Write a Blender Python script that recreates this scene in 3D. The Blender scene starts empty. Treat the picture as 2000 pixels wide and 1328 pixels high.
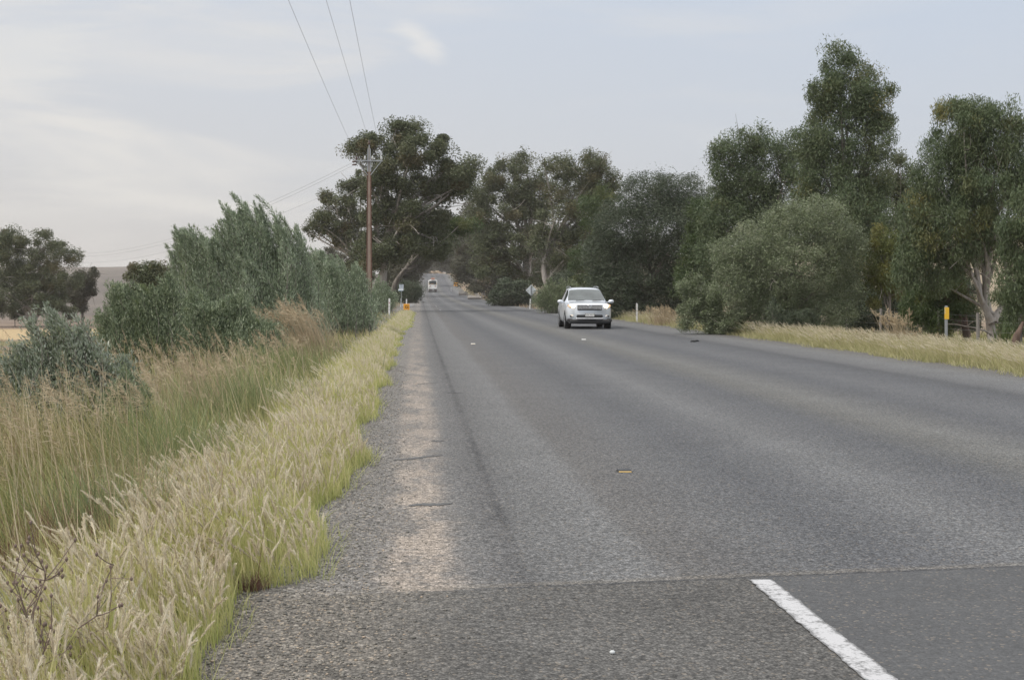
import bpy, math, random
import numpy as np
R = math.radians
S = bpy.context.scene
COL = S.collection
rng = np.random.default_rng(7)
random.seed(7)

# ------------------------------------------------------------------ camera
cd = bpy.data.cameras.new("camera"); cam = bpy.data.objects.new("camera", cd); COL.objects.link(cam)
cd.sensor_width = 36.0; cd.lens = 48.6
cd.shift_x = 0.0975; cd.shift_y = -0.0465
cd.clip_start = 0.1; cd.clip_end = 12000
EYE = 1.6
cam.location = (0, 0, EYE); cam.rotation_euler = (R(90), 0, 0)
S.camera = cam
S.view_settings.view_transform = 'Standard'; S.view_settings.look = 'None'
S.view_settings.exposure = 0.0; S.view_settings.gamma = 1.0

# ------------------------------------------------------------------ world and sun
SUN_EL, SUN_AZ = R(52), R(248)          # azimuth clockwise from +Y: sun high on the left, a little behind
W = bpy.data.worlds.new("World"); S.world = W; W.use_nodes = True
nt = W.node_tree; nt.nodes.clear()
def N(nt, t, **kw):
    n = nt.nodes.new(t)
    for k, v in kw.items():
        if hasattr(n, k): setattr(n, k, v)
        else: n.inputs[k].default_value = v
    return n
def mth(nt, op, a, b=None, c=None, clamp=False):
    n = nt.nodes.new('ShaderNodeMath'); n.operation = op; n.use_clamp = clamp
    for i, v in enumerate((a, b, c)):
        if v is None: continue
        if isinstance(v, (int, float)): n.inputs[i].default_value = v
        else: nt.links.new(v, n.inputs[i])
    return n.outputs[0]
def mixc(nt, f, a, b, mode='MIX'):
    n = nt.nodes.new('ShaderNodeMix'); n.data_type = 'RGBA'; n.blend_type = mode
    for s, v in ((n.inputs[0], f), (n.inputs[6], a), (n.inputs[7], b)):
        if isinstance(v, (int, float)): s.default_value = v
        elif isinstance(v, tuple): s.default_value = (*v[:3], 1)
        else: nt.links.new(v, s)
    return n.outputs[2]
def maprange(nt, v, a, b, c=0.0, d=1.0, smooth=False):
    n = nt.nodes.new('ShaderNodeMapRange')
    if smooth: n.interpolation_type = 'SMOOTHSTEP'
    nt.links.new(v, n.inputs[0])
    for i, x in enumerate((a, b, c, d)): n.inputs[1 + i].default_value = x
    return n.outputs[0]
def noise(nt, vec, scale, detail=3, rough=.55, dist=0.0):
    n = nt.nodes.new('ShaderNodeTexNoise'); n.inputs['Scale'].default_value = scale
    n.inputs['Detail'].default_value = detail; n.inputs['Roughness'].default_value = rough
    n.inputs['Distortion'].default_value = dist
    if vec is not None: nt.links.new(vec, n.inputs['Vector'])
    return n.outputs['Fac']
def mapping(nt, vec, scale=(1, 1, 1), loc=(0, 0, 0), rot=(0, 0, 0)):
    n = nt.nodes.new('ShaderNodeMapping'); nt.links.new(vec, n.inputs[0])
    n.inputs['Scale'].default_value = scale; n.inputs['Location'].default_value = loc; n.inputs['Rotation'].default_value = rot
    return n.outputs[0]
def ramp(nt, fac, stops):
    n = nt.nodes.new('ShaderNodeValToRGB'); e = n.color_ramp.elements
    while len(e) < len(stops): e.new(0.5)
    for el, (p, c) in zip(e, stops): el.position = p; el.color = (*c, 1)
    if fac is not None: nt.links.new(fac, n.inputs[0])
    return n.outputs[0]

sky = N(nt, 'ShaderNodeTexSky'); sky.sky_type = 'NISHITA'; sky.sun_disc = False
sky.sun_elevation = SUN_EL; sky.sun_rotation = SUN_AZ; sky.dust_density = 3.0; sky.air_density = 1.0
tc = N(nt, 'ShaderNodeTexCoord'); d = tc.outputs['Generated']
sx = N(nt, 'ShaderNodeSeparateXYZ'); nt.links.new(d, sx.inputs[0])
# thin high cloud: warm grey low and to the left, cool grey-blue to the right and higher up, brighter overhead
el = maprange(nt, sx.outputs[2], 0.0, 0.26, 0, 1)
az = maprange(nt, sx.outputs[0], -0.30, 0.34, 0, 1)
low = mixc(nt, az, (6.7, 6.32, 6.0), (6.05, 6.05, 6.2))
high = mixc(nt, az, (6.15, 6.65, 7.4), (5.6, 6.38, 7.55))
cloudc = mixc(nt, el, low, high)
zen = maprange(nt, sx.outputs[2], 0.25, 0.95, 0, 1)
cloudc = mixc(nt, zen, cloudc, (14.5, 14.4, 14.3))
w1 = noise(nt, mapping(nt, d, (1.6, 1.6, 9.0), (3.1, 0.4, 0.2)), 2.3, 6, .55, .6)
w2 = noise(nt, mapping(nt, d, (3.5, 3.5, 22.0), (0.7, 2.2, 5.0)), 2.0, 5, .6, .9)
wm = mth(nt, 'MULTIPLY', maprange(nt, w1, .42, .72, 0, 1, True), maprange(nt, sx.outputs[0], 0.25, -.22, .25, 1))
wisp = mth(nt, 'ADD', wm, mth(nt, 'MULTIPLY', maprange(nt, w2, .56, .78, 0, .5, True), wm), clamp=True)
cloudc = mixc(nt, wisp, cloudc, (7.75, 7.5, 7.2))
# a small bright puff above the tall gum, and the bright patch at the far left
def puff(cx, cz, rx, rz, tilt=0.0):
    a = mth(nt, 'DIVIDE', mth(nt, 'SUBTRACT', sx.outputs[0], cx), rx)
    b = mth(nt, 'DIVIDE', mth(nt, 'ADD', mth(nt, 'SUBTRACT', sx.outputs[2], cz), mth(nt, 'MULTIPLY', mth(nt, 'SUBTRACT', sx.outputs[0], cx), tilt)), rz)
    r = mth(nt, 'SQRT', mth(nt, 'ADD', mth(nt, 'MULTIPLY', a, a), mth(nt, 'MULTIPLY', b, b)))
    r = mth(nt, 'ADD', r, mth(nt, 'MULTIPLY', mth(nt, 'SUBTRACT', w2, .5), 3.2))
    return maprange(nt, r, 0.25, 1.45, 1, 0, True)
cloudc = mixc(nt, mth(nt, 'MULTIPLY', puff(0.004, 0.181, .021, .011, .35), .85), cloudc, (8.1, 7.9, 7.6))
cloudc = mixc(nt, mth(nt, 'MULTIPLY', puff(-0.10, 0.185, .03, .006), .4), cloudc, (7.4, 7.3, 7.1))
cloudc = mixc(nt, mth(nt, 'MULTIPLY', puff(-0.28, 0.165, .05, .03), .5), cloudc, (8.0, 7.8, 7.4))
fin = mixc(nt, 0.88, sky.outputs[0], cloudc)
bg = N(nt, 'ShaderNodeBackground'); bg.inputs[1].default_value = 0.11
nt.links.new(fin, bg.inputs[0])
wo = N(nt, 'ShaderNodeOutputWorld'); nt.links.new(bg.outputs[0], wo.inputs[0])

sl = bpy.data.lights.new("sun", 'SUN'); sl.energy = 2.3; sl.angle = R(14); sl.color = (1, .95, .87)
so = bpy.data.objects.new("sun", sl); COL.objects.link(so)
so.rotation_euler = (R(90) - SUN_EL, 0, -SUN_AZ + math.pi)   # light travels away from the sun
so.location = (0, 0, 60)

# ------------------------------------------------------------------ object helpers
def tag(o, label=None, cat=None, group=None, kind=None):
    if label: o['label'] = label
    if cat: o['category'] = cat
    if group: o['group'] = group
    if kind: o['kind'] = kind
    return o
def thing(name, loc, label, cat, group=None, rotz=0.0):
    o = bpy.data.objects.new(name, None); o.empty_display_size = .3
    COL.objects.link(o); o.location = loc; o.rotation_euler = (0, 0, rotz)
    return tag(o, label, cat, group)
def link(name, me, mat, parent=None, smooth=False):
    if mat is not None: me.materials.append(mat)
    if smooth: me.polygons.foreach_set('use_smooth', np.ones(len(me.polygons), dtype=bool))
    o = bpy.data.objects.new(name, me); COL.objects.link(o)
    if parent is not None: o.parent = parent
    return o
def npmesh(name, V, F, attrs=None):
    """V (n,3); F list of int arrays (m,k)"""
    me = bpy.data.meshes.new(name)
    V = np.asarray(V, dtype=np.float32)
    if not isinstance(F, (list, tuple)): F = [F]
    F = [np.asarray(f, dtype=np.int32) for f in F if len(f)]
    loops = np.concatenate([f.ravel() for f in F])
    sizes = np.concatenate([np.full(len(f), f.shape[1], dtype=np.int32) for f in F])
    starts = np.concatenate([[0], np.cumsum(sizes)[:-1]]).astype(np.int32)
    me.vertices.add(len(V)); me.vertices.foreach_set('co', V.ravel())
    me.loops.add(len(loops)); me.loops.foreach_set('vertex_index', loops)
    me.polygons.add(len(sizes)); me.polygons.foreach_set('loop_start', starts)
    for k, a in (attrs or {}).items():
        at = me.attributes.new(k, 'FLOAT', 'POINT'); at.data.foreach_set('value', np.asarray(a, dtype=np.float32))
    me.update(calc_edges=True); me.validate()
    return me
class MB:
    """collects boxes, tubes, grids into one mesh"""
    def __init__(self): self.V = []; self.F = []; self.n = 0
    def add(self, V, F):
        self.V.extend([tuple(map(float, v)) for v in V]); self.F.extend([tuple(int(i) + self.n for i in f) for f in F]); self.n += len(V); return self
    def box(self, c, s, bev=0.0, rot=None):
        x, y, z = s[0] / 2, s[1] / 2, s[2] / 2
        if bev <= 0:
            V = [(-x, -y, -z), (x, -y, -z), (x, y, -z), (-x, y, -z), (-x, -y, z), (x, -y, z), (x, y, z), (-x, y, z)]
            F = [(0, 3, 2, 1), (4, 5, 6, 7), (0, 1, 5, 4), (1, 2, 6, 5), (2, 3, 7, 6), (3, 0, 4, 7)]
        else:
            b = bev; V = []; F = []
            rings = [(x - b, y - b, -z), (x, y, -z + b), (x, y, z - b), (x - b, y - b, z)]
            for (rx, ry, rz) in rings:
                cx, cy = (b, b) if rx == x else (b * .4, b * .4)
                V += [(-rx + cx, -ry, rz), (rx - cx, -ry, rz), (rx, -ry + cy, rz), (rx, ry - cy, rz), (rx - cx, ry, rz), (-rx + cx, ry, rz), (-rx, ry - cy, rz), (-rx, -ry + cy, rz)]
            F.append(tuple(range(7, -1, -1))); F.append(tuple(range(24, 32)))
            for k in range(3):
                for i in range(8): F.append((k * 8 + i, k * 8 + (i + 1) % 8, k * 8 + 8 + (i + 1) % 8, k * 8 + 8 + i))
        if rot is not None:
            from mathutils import Euler
            m = Euler(rot).to_matrix(); V = [tuple(m @ __import__('mathutils').Vector(v)) for v in V]
        return self.add([(v[0] + c[0], v[1] + c[1], v[2] + c[2]) for v in V], F)
    def tube(self, P, rad, n=8, cap=True):
        V, F = tube_np(P, rad, n); self.add(V, F)
        if cap: 
            m = len(P)
            self.F.append(tuple(self.n - m * n + i for i in range(n))[::-1]); self.F.append(tuple(self.n - n + i for i in range(n)))
        return self
    def lathe(self, prof, axis='x', c=(0, 0, 0), n=20):
        V = []; F = []; m = len(prof)
        for (r, a) in prof:
            for i in range(n):
                t = 2 * math.pi * i / n; p, q = r * math.cos(t), r * math.sin(t)
                v = {'x': (a, p, q), 'y': (p, a, q), 'z': (p, q, a)}[axis]
                V.append((v[0] + c[0], v[1] + c[1], v[2] + c[2]))
        for k in range(m - 1):
            for i in range(n): F.append((k * n + i, k * n + (i + 1) % n, (k + 1) * n + (i + 1) % n, (k + 1) * n + i))
        if prof[0][0] > 1e-6: F.append(tuple(range(n))[::-1])
        if prof[-1][0] > 1e-6: F.append(tuple((m - 1) * n + i for i in range(n)))
        return self.add(V, F)
    def build(self, name, mat, parent=None, smooth=False):
        me = bpy.data.meshes.new(name); me.from_pydata(self.V, [], self.F); me.update()
        if smooth:
            o = link(name, me, mat, parent, True)
            return o
        return link(name, me, mat, parent)
def tube_np(P, rad, n=7):
    P = np.asarray(P, float); m = len(P)
    rad = np.broadcast_to(np.asarray(rad, float), (m,))
    T = np.gradient(P, axis=0); T /= np.linalg.norm(T, axis=1, keepdims=True) + 1e-9
    ref = np.array([0.31, 0.95, 0.05]); 
    if abs(T.mean(0) @ ref) > .85 * np.linalg.norm(T.mean(0)): ref = np.array([1., 0, 0.1])
    A = np.cross(T, ref); A /= np.linalg.norm(A, axis=1, keepdims=True) + 1e-9
    B = np.cross(T, A)
    th = np.arange(n) * 2 * np.pi / n
    V = P[:, None, :] + rad[:, None, None] * (np.cos(th)[None, :, None] * A[:, None, :] + np.sin(th)[None, :, None] * B[:, None, :])
    i = np.arange(m - 1)[:, None] * n; j = np.arange(n)[None, :]; k = (j + 1) % n
    F = np.stack([i + j, i + k, i + n + k, i + n + j], -1).reshape(-1, 4)
    return V.reshape(-1, 3), F

# ------------------------------------------------------------------ materials
def newmat(name):
    m = bpy.data.materials.new(name); m.use_nodes = True; nt = m.node_tree
    b = nt.nodes['Principled BSDF']; return m, nt, b
def plain(name, col, rough=.6, metal=0.0, var=.12, scale=18.0, spec=.5, bump=0.0, emit=None, estr=0, coat=0.0, dirt=None):
    m, nt, b = newmat(name)
    tc = N(nt, 'ShaderNodeTexCoord'); f = noise(nt, tc.outputs['Object'], scale, 4)
    c = mixc(nt, f, tuple(v * (1 - var) for v in col), tuple(min(1, v * (1 + var)) for v in col))
    if dirt:
        f2 = noise(nt, tc.outputs['Object'], dirt[1], 5, .65)
        c = mixc(nt, maprange(nt, f2, .48, .68, 0, dirt[2], True), c, dirt[0])
    nt.links.new(c, b.inputs['Base Color'])
    b.inputs['Roughness'].default_value = rough; b.inputs['Metallic'].default_value = metal
    b.inputs['Specular IOR Level'].default_value = spec; b.inputs['Coat Weight'].default_value = coat
    if bump:
        bn = N(nt, 'ShaderNodeBump'); bn.inputs['Strength'].default_value = bump; bn.inputs['Distance'].default_value = .02
        nt.links.new(f, bn.inputs['Height']); nt.links.new(bn.outputs[0], b.inputs['Normal'])
    if emit: b.inputs['Emission Color'].default_value = (*emit, 1); b.inputs['Emission Strength'].default_value = estr
    return m
def leafmat(name, cols, tintcol, transl=.22, rough=.5, spec=.4, back=None, gain=1.0):
    m, nt, b = newmat(name)
    a = N(nt, 'ShaderNodeAttribute'); a.attribute_name = 'rnd'
    t = N(nt, 'ShaderNodeAttribute'); t.attribute_name = 'tint'
    k = len(cols)
    c = ramp(nt, a.outputs['Fac'], [(i / (k - 1), tuple(min(.95, v * gain) for v in cc)) for i, cc in enumerate(cols)])
    c = mixc(nt, t.outputs['Fac'], c, tintcol)
    if back:
        g = N(nt, 'ShaderNodeNewGeometry'); c = mixc(nt, mth(nt, 'MULTIPLY', g.outputs['Backfacing'], .6), c, back)
    nt.links.new(c, b.inputs['Base Color']); b.inputs['Roughness'].default_value = rough
    b.inputs['Specular IOR Level'].default_value = spec
    tr = N(nt, 'ShaderNodeBsdfTranslucent'); nt.links.new(c, tr.inputs[0])
    ms = N(nt, 'ShaderNodeMixShader'); ms.inputs[0].default_value = transl
    nt.links.new(b.outputs[0], ms.inputs[1]); nt.links.new(tr.outputs[0], ms.inputs[2])
    nt.links.new(ms.outputs[0], nt.nodes['Material Output'].inputs[0])
    return m
def barkmat(name, a, b_, c_, scale=3.0):
    m, nt, b = newmat(name)
    tc = N(nt, 'ShaderNodeTexCoord')
    v = mapping(nt, tc.outputs['Object'], (1, 1, .25))
    f = noise(nt, v, scale, 5, .6, .5)
    c = ramp(nt, f, [(.32, a), (.5, b_), (.68, c_)])
    nt.links.new(c, b.inputs['Base Color']); b.inputs['Roughness'].default_value = .85
    f2 = noise(nt, v, scale * 6, 4)
    bn = N(nt, 'ShaderNodeBump'); bn.inputs['Strength'].default_value = .6; bn.inputs['Distance'].default_value = .03
    nt.links.new(f2, bn.inputs['Height']); nt.links.new(bn.outputs[0], b.inputs['Normal'])
    return m

M_GUM = leafmat('gum_leaf', [(.030, .040, .021), (.055, .068, .034), (.08, .093, .048), (.115, .12, .07)], (.15, .125, .06), gain=1.75)
M_FARGUM = leafmat('far_gum_leaf', [(.042, .045, .03), (.065, .065, .042), (.09, .086, .055)], (.13, .105, .065), gain=1.6)
M_WILLOW = leafmat('drooping_leaf', [(.038, .055, .028), (.06, .085, .042), (.085, .115, .06), (.12, .14, .08)], (.21, .19, .06), .28, gain=1.6)
M_OLIVE = leafmat('olive_leaf', [(.034, .050, .020), (.068, .092, .040), (.112, .138, .07), (.24, .268, .17)], (.29, .31, .19), .2, .45, .5, (.24, .255, .18), 1.95)
M_DARKOLIVE = leafmat('dark_olive_leaf', [(.026, .037, .021), (.045, .06, .036), (.066, .084, .052), (.105, .125, .088)], (.12, .13, .08), .2, .5, .4, gain=1.6)
M_SHRUB = leafmat('grey_green_leaf', [(.045, .062, .038), (.08, .104, .064), (.122, .148, .098), (.25, .28, .205)], (.20, .24, .10), .34, .42, .5, (.33, .36, .29), 3.0)
M_SHRUBG = leafmat('green_shrub_leaf', [(.036, .050, .030), (.070, .089, .054), (.112, .132, .086), (.225, .245, .175)], (.21, .25, .09), .34, .42, .5, gain=2.65)
M_SILVERLEAF = leafmat('silver_olive_leaf', [(.12, .16, .10), (.20, .25, .165), (.29, .34, .25), (.46, .50, .41)], (.34, .38, .22), .38, .42, .5, (.48, .51, .44))
M_YELLOW = leafmat('yellow_green_leaf', [(.075, .095, .028), (.12, .145, .04), (.18, .195, .065)], (.22, .20, .06), .3)
M_BRIGHT = leafmat('bright_green_leaf', [(.045, .075, .03), (.075, .115, .04), (.11, .15, .055)], (.16, .17, .05), .3)
M_PALEGRASS = leafmat('pale_grass', [(.44, .45, .16), (.62, .58, .27), (.74, .66, .38), (.50, .54, .19)], (.30, .37, .10), .4, .6, .3)
M_HEAD = leafmat('seed_head', [(.70, .63, .48), (.80, .73, .58), (.86, .81, .68)], (.55, .45, .35), .4, .7, .2)
M_TALLGRASS = leafmat('tall_grass', [(.17, .20, .07), (.31, .33, .12), (.48, .43, .21), (.66, .56, .36)], (.34, .25, .14), .3, .6, .3)
M_VERGE = leafmat('straw_verge_grass', [(.36, .34, .16), (.52, .46, .25), (.64, .56, .36), (.44, .42, .19)], (.26, .30, .10), .3, .6, .3)
M_DRY = leafmat('dry_stalk', [(.38, .30, .20), (.50, .41, .28), (.60, .51, .36)], (.32, .22, .15), .25, .7, .2)
M_GREENGRASS = leafmat('green_grass', [(.14, .19, .08), (.22, .275, .12), (.31, .35, .17)], (.36, .34, .17), .3, .6, .3)
M_BROWNWEED = leafmat('brown_weed', [(.09, .06, .05), (.15, .10, .08), (.22, .16, .12)], (.2, .1, .07), .15, .8, .2)
B_PALE = barkmat('pale_gum_bark', (.16, .13, .11), (.33, .30, .27), (.46, .43, .40))
B_GREY = barkmat('grey_bark', (.09, .08, .07), (.17, .15, .13), (.26, .235, .21))
B_RED = barkmat('reddish_bark', (.06, .04, .032), (.13, .085, .065), (.2, .14, .11))
M_WHITE = plain('white_paint', (.78, .78, .77), .5, var=.06, dirt=((.45, .42, .38), 6, .5))
M_GALV = plain('galvanised_steel', (.36, .38, .40), .5, .5, .15)
M_RUST = plain('rusty_steel', (.13, .07, .05), .85, .2, .3, 9)
M_RUBBER = plain('rubber', (.022, .022, .023), .8, var=.2)
M_BLACK = plain('black_plastic', (.025, .026, .028), .5, var=.15)
M_ORANGE = plain('orange_sign_face', (.80, .36, .03), .5, var=.08)
M_YELLOWP = plain('yellow_plate', (.83, .50, .04), .45, var=.06)
M_STONE = plain('pale_log', (.30, .275, .25), .9, var=.3, scale=7, bump=.5)

# ------------------------------------------------------------------ ground shape
_Yt = np.arange(-200, 6001, 4.0)
_Zt = np.interp(_Yt, [-200, 150, 220, 300, 350, 385, 440, 500, 560, 600, 640, 720, 1000, 6000],
                [0, 0, .2, .7, 1.1, 1.6, 3.4, 5.9, 8.4, 9.7, 10.2, 9.2, 6, 6])
_k = np.hanning(13); _k /= _k.sum()
_Zt = np.convolve(np.pad(_Zt, 6, mode='edge'), _k, mode='valid')
def rz(Y): return np.interp(Y, _Yt, _Zt)
def off(Y):
    Y = np.asarray(Y, float)
    a = .0056 * 15 * np.logaddexp(0, (Y - 25) / 15)
    return a - np.where(Y > 560, ((Y - 560) / 60) ** 2 * 3.0, 0).clip(0, 60)
def sst(x): x = np.clip(x, 0, 1); return x * x * (3 - 2 * x)
def g(X, Y):
    X = np.asarray(X, float); Y = np.asarray(Y, float)
    u = X - off(Y)
    w = 1 - sst((np.abs(u - 5) - 25) / 70)
    z = rz(Y) * w
    l = np.maximum(-.9 - u, 0); r = np.maximum(u - 12.0, 0)
    z = z - .12 * sst(l / 2.5) - .10 * sst((l - 2) / 4) - 2.5 * sst((l - 6) / 30) * sst((Y + 10) / 60)
    z = z - .12 * sst(r / 4)
    # hills: low bare ridge far on the left, closer grassy slope on the right
    z = z + sst((np.abs(u - 5) - 9) / 50) * 27 * sst((Y - 420) / 700) * sst((-u + 60) / 260 + .0) * (1 + .16 * np.sin(X * .008 + 1.9) + .07 * np.sin(X * .023 + Y * .004) + .03 * np.sin(X * .06))
    z = z + 24 * sst((u - 60) / 150) * sst((Y + 40) / 160) * (1 + .10 * np.sin(Y * .02))
    z = z + .035 * np.sin(X * 1.3 + Y * .7) * np.sin(Y * .9 - X * .4) * sst(l / 2 + r / 2)
    return z
def gz(x, y): return float(g(x, y))
def P(x, y, d): return np.array([(x - 805) * d / 2700., d, EYE - (y - 571) * d / 2700.])

def ground_mat():
    m, nt, b = newmat('dry_ground')
    tc = N(nt, 'ShaderNodeTexCoord'); p = tc.outputs['Object']
    s = N(nt, 'ShaderNodeSeparateXYZ'); nt.links.new(p, s.inputs[0])
    big = noise(nt, p, .02, 5, .6); mid = noise(nt, mapping(nt, p, (.3, 1.2, 1)), .35, 5, .65); fine = noise(nt, p, 5.0, 5, .7)
    mixc_f = maprange(nt, noise(nt, mapping(nt, p, (1, .25, 1)), .018, 6, .65, .8), .35, .65, 0, 1)
    soil = ramp(nt, mid, [(.3, (.16, .115, .09)), (.5, (.22, .165, .13)), (.7, (.29, .23, .165))])
    straw = ramp(nt, fine, [(.3, (.26, .21, .12)), (.7, (.44, .36, .21))])
    green = mixc(nt, fine, (.11, .13, .05), (.2, .2, .08))
    c = mixc(nt, maprange(nt, big, .45, .62, 0, .7, True), soil, straw)
    # banded strips across the left paddock: straw band far, thin green band, bare soil nearer
    yy = mth(nt, 'ADD', s.outputs[1], mth(nt, 'MULTIPLY', mth(nt, 'SUBTRACT', mid, .5), 16))
    left = maprange(nt, s.outputs[0], -7, -12, 0, 1)
    band1 = mth(nt, 'MULTIPLY', maprange(nt, yy, 122, 128, 0, 1), maprange(nt, yy, 166, 158, 0, 1))
    band2 = mth(nt, 'MULTIPLY', maprange(nt, yy, 104, 109, 0, 1), maprange(nt, yy, 124, 120, 0, 1))
    pad = mixc(nt, mth(nt, 'MULTIPLY', band1, .9), soil, (.46, .35, .20))
    pad = mixc(nt, mth(nt, 'MULTIPLY', band2, .6), pad, green)
    pad = mixc(nt, maprange(nt, yy, 175, 260, 0, 1), pad, mixc(nt, mixc_f, (.115, .10, .09), (.195, .168, .142)))
    c = mixc(nt, left, c, pad)
    # verge close to the road: litter and dark soil under the grass
    verge = mth(nt, 'MULTIPLY', maprange(nt, s.outputs[1], 420, 360, .0, 1), mth(nt, 'MULTIPLY', maprange(nt, s.outputs[0], -9, -6, 0, 1), maprange(nt, s.outputs[0], 19, 15, 0, 1)))
    c = mixc(nt, mth(nt, 'MULTIPLY', verge, .85), c, ramp(nt, fine, [(.3, (.085, .08, .04)), (.55, (.15, .135, .07)), (.75, (.24, .2, .11))]))
    # right hillside: pale straw
    c = mixc(nt, maprange(nt, s.outputs[0], 22, 40, 0, .9), c, mixc(nt, mid, (.23, .19, .135), (.31, .255, .185)))
    nt.links.new(c, b.inputs['Base Color']); b.inputs['Roughness'].default_value = .95; b.inputs['Specular IOR Level'].default_value = .15
    bn = N(nt, 'ShaderNodeBump'); bn.inputs['Strength'].default_value = .7; bn.inputs['Distance'].default_value = .08
    nt.links.new(fine, bn.inputs['Height']); nt.links.new(bn.outputs[0], b.inputs['Normal'])
    return m

def nonuni(lo, hi, c, dmin, growth):
    a = [c]; st = dmin
    while a[-1] < hi: a.append(a[-1] + st); st *= growth
    b = [c]; st = dmin
    while b[-1] > lo: b.append(b[-1] - st); st *= growth
    return np.array(sorted(set(a + b)))
def grid_faces(nx, ny):
    i = np.arange(ny - 1)[:, None] * nx; j = np.arange(nx - 1)[None, :]
    return np.stack([i + j, i + j + 1, i + nx + j + 1, i + nx + j], -1).reshape(-1, 4)
gx = np.concatenate([nonuni(-4500, -18, -18, 1.2, 1.05)[:-1], np.arange(-18, 30, .8), nonuni(30, 4500, 30, 1.2, 1.05)])
gx = np.unique(gx)
gy = np.concatenate([np.arange(-60, 0, 6.0), np.arange(0, 60, 1.0), np.arange(60, 240, 3.0), np.arange(240, 760, 8.0), nonuni(760, 6000, 760, 15, 1.1)])
gy = np.unique(gy)
GX, GY = np.meshgrid(gx, gy)
GZ = g(GX, GY); U = GX - off(GY)
under = sst((U + 2.9) / .5) * sst((13.0 - U) / .5) * (GY < 640)
GZ = GZ - .10 * under
o = link('ground', npmesh('ground', np.stack([GX, GY, GZ], -1).reshape(-1, 3), grid_faces(len(gx), len(gy))), ground_mat(), None, True)
tag(o, kind='structure')

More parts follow.
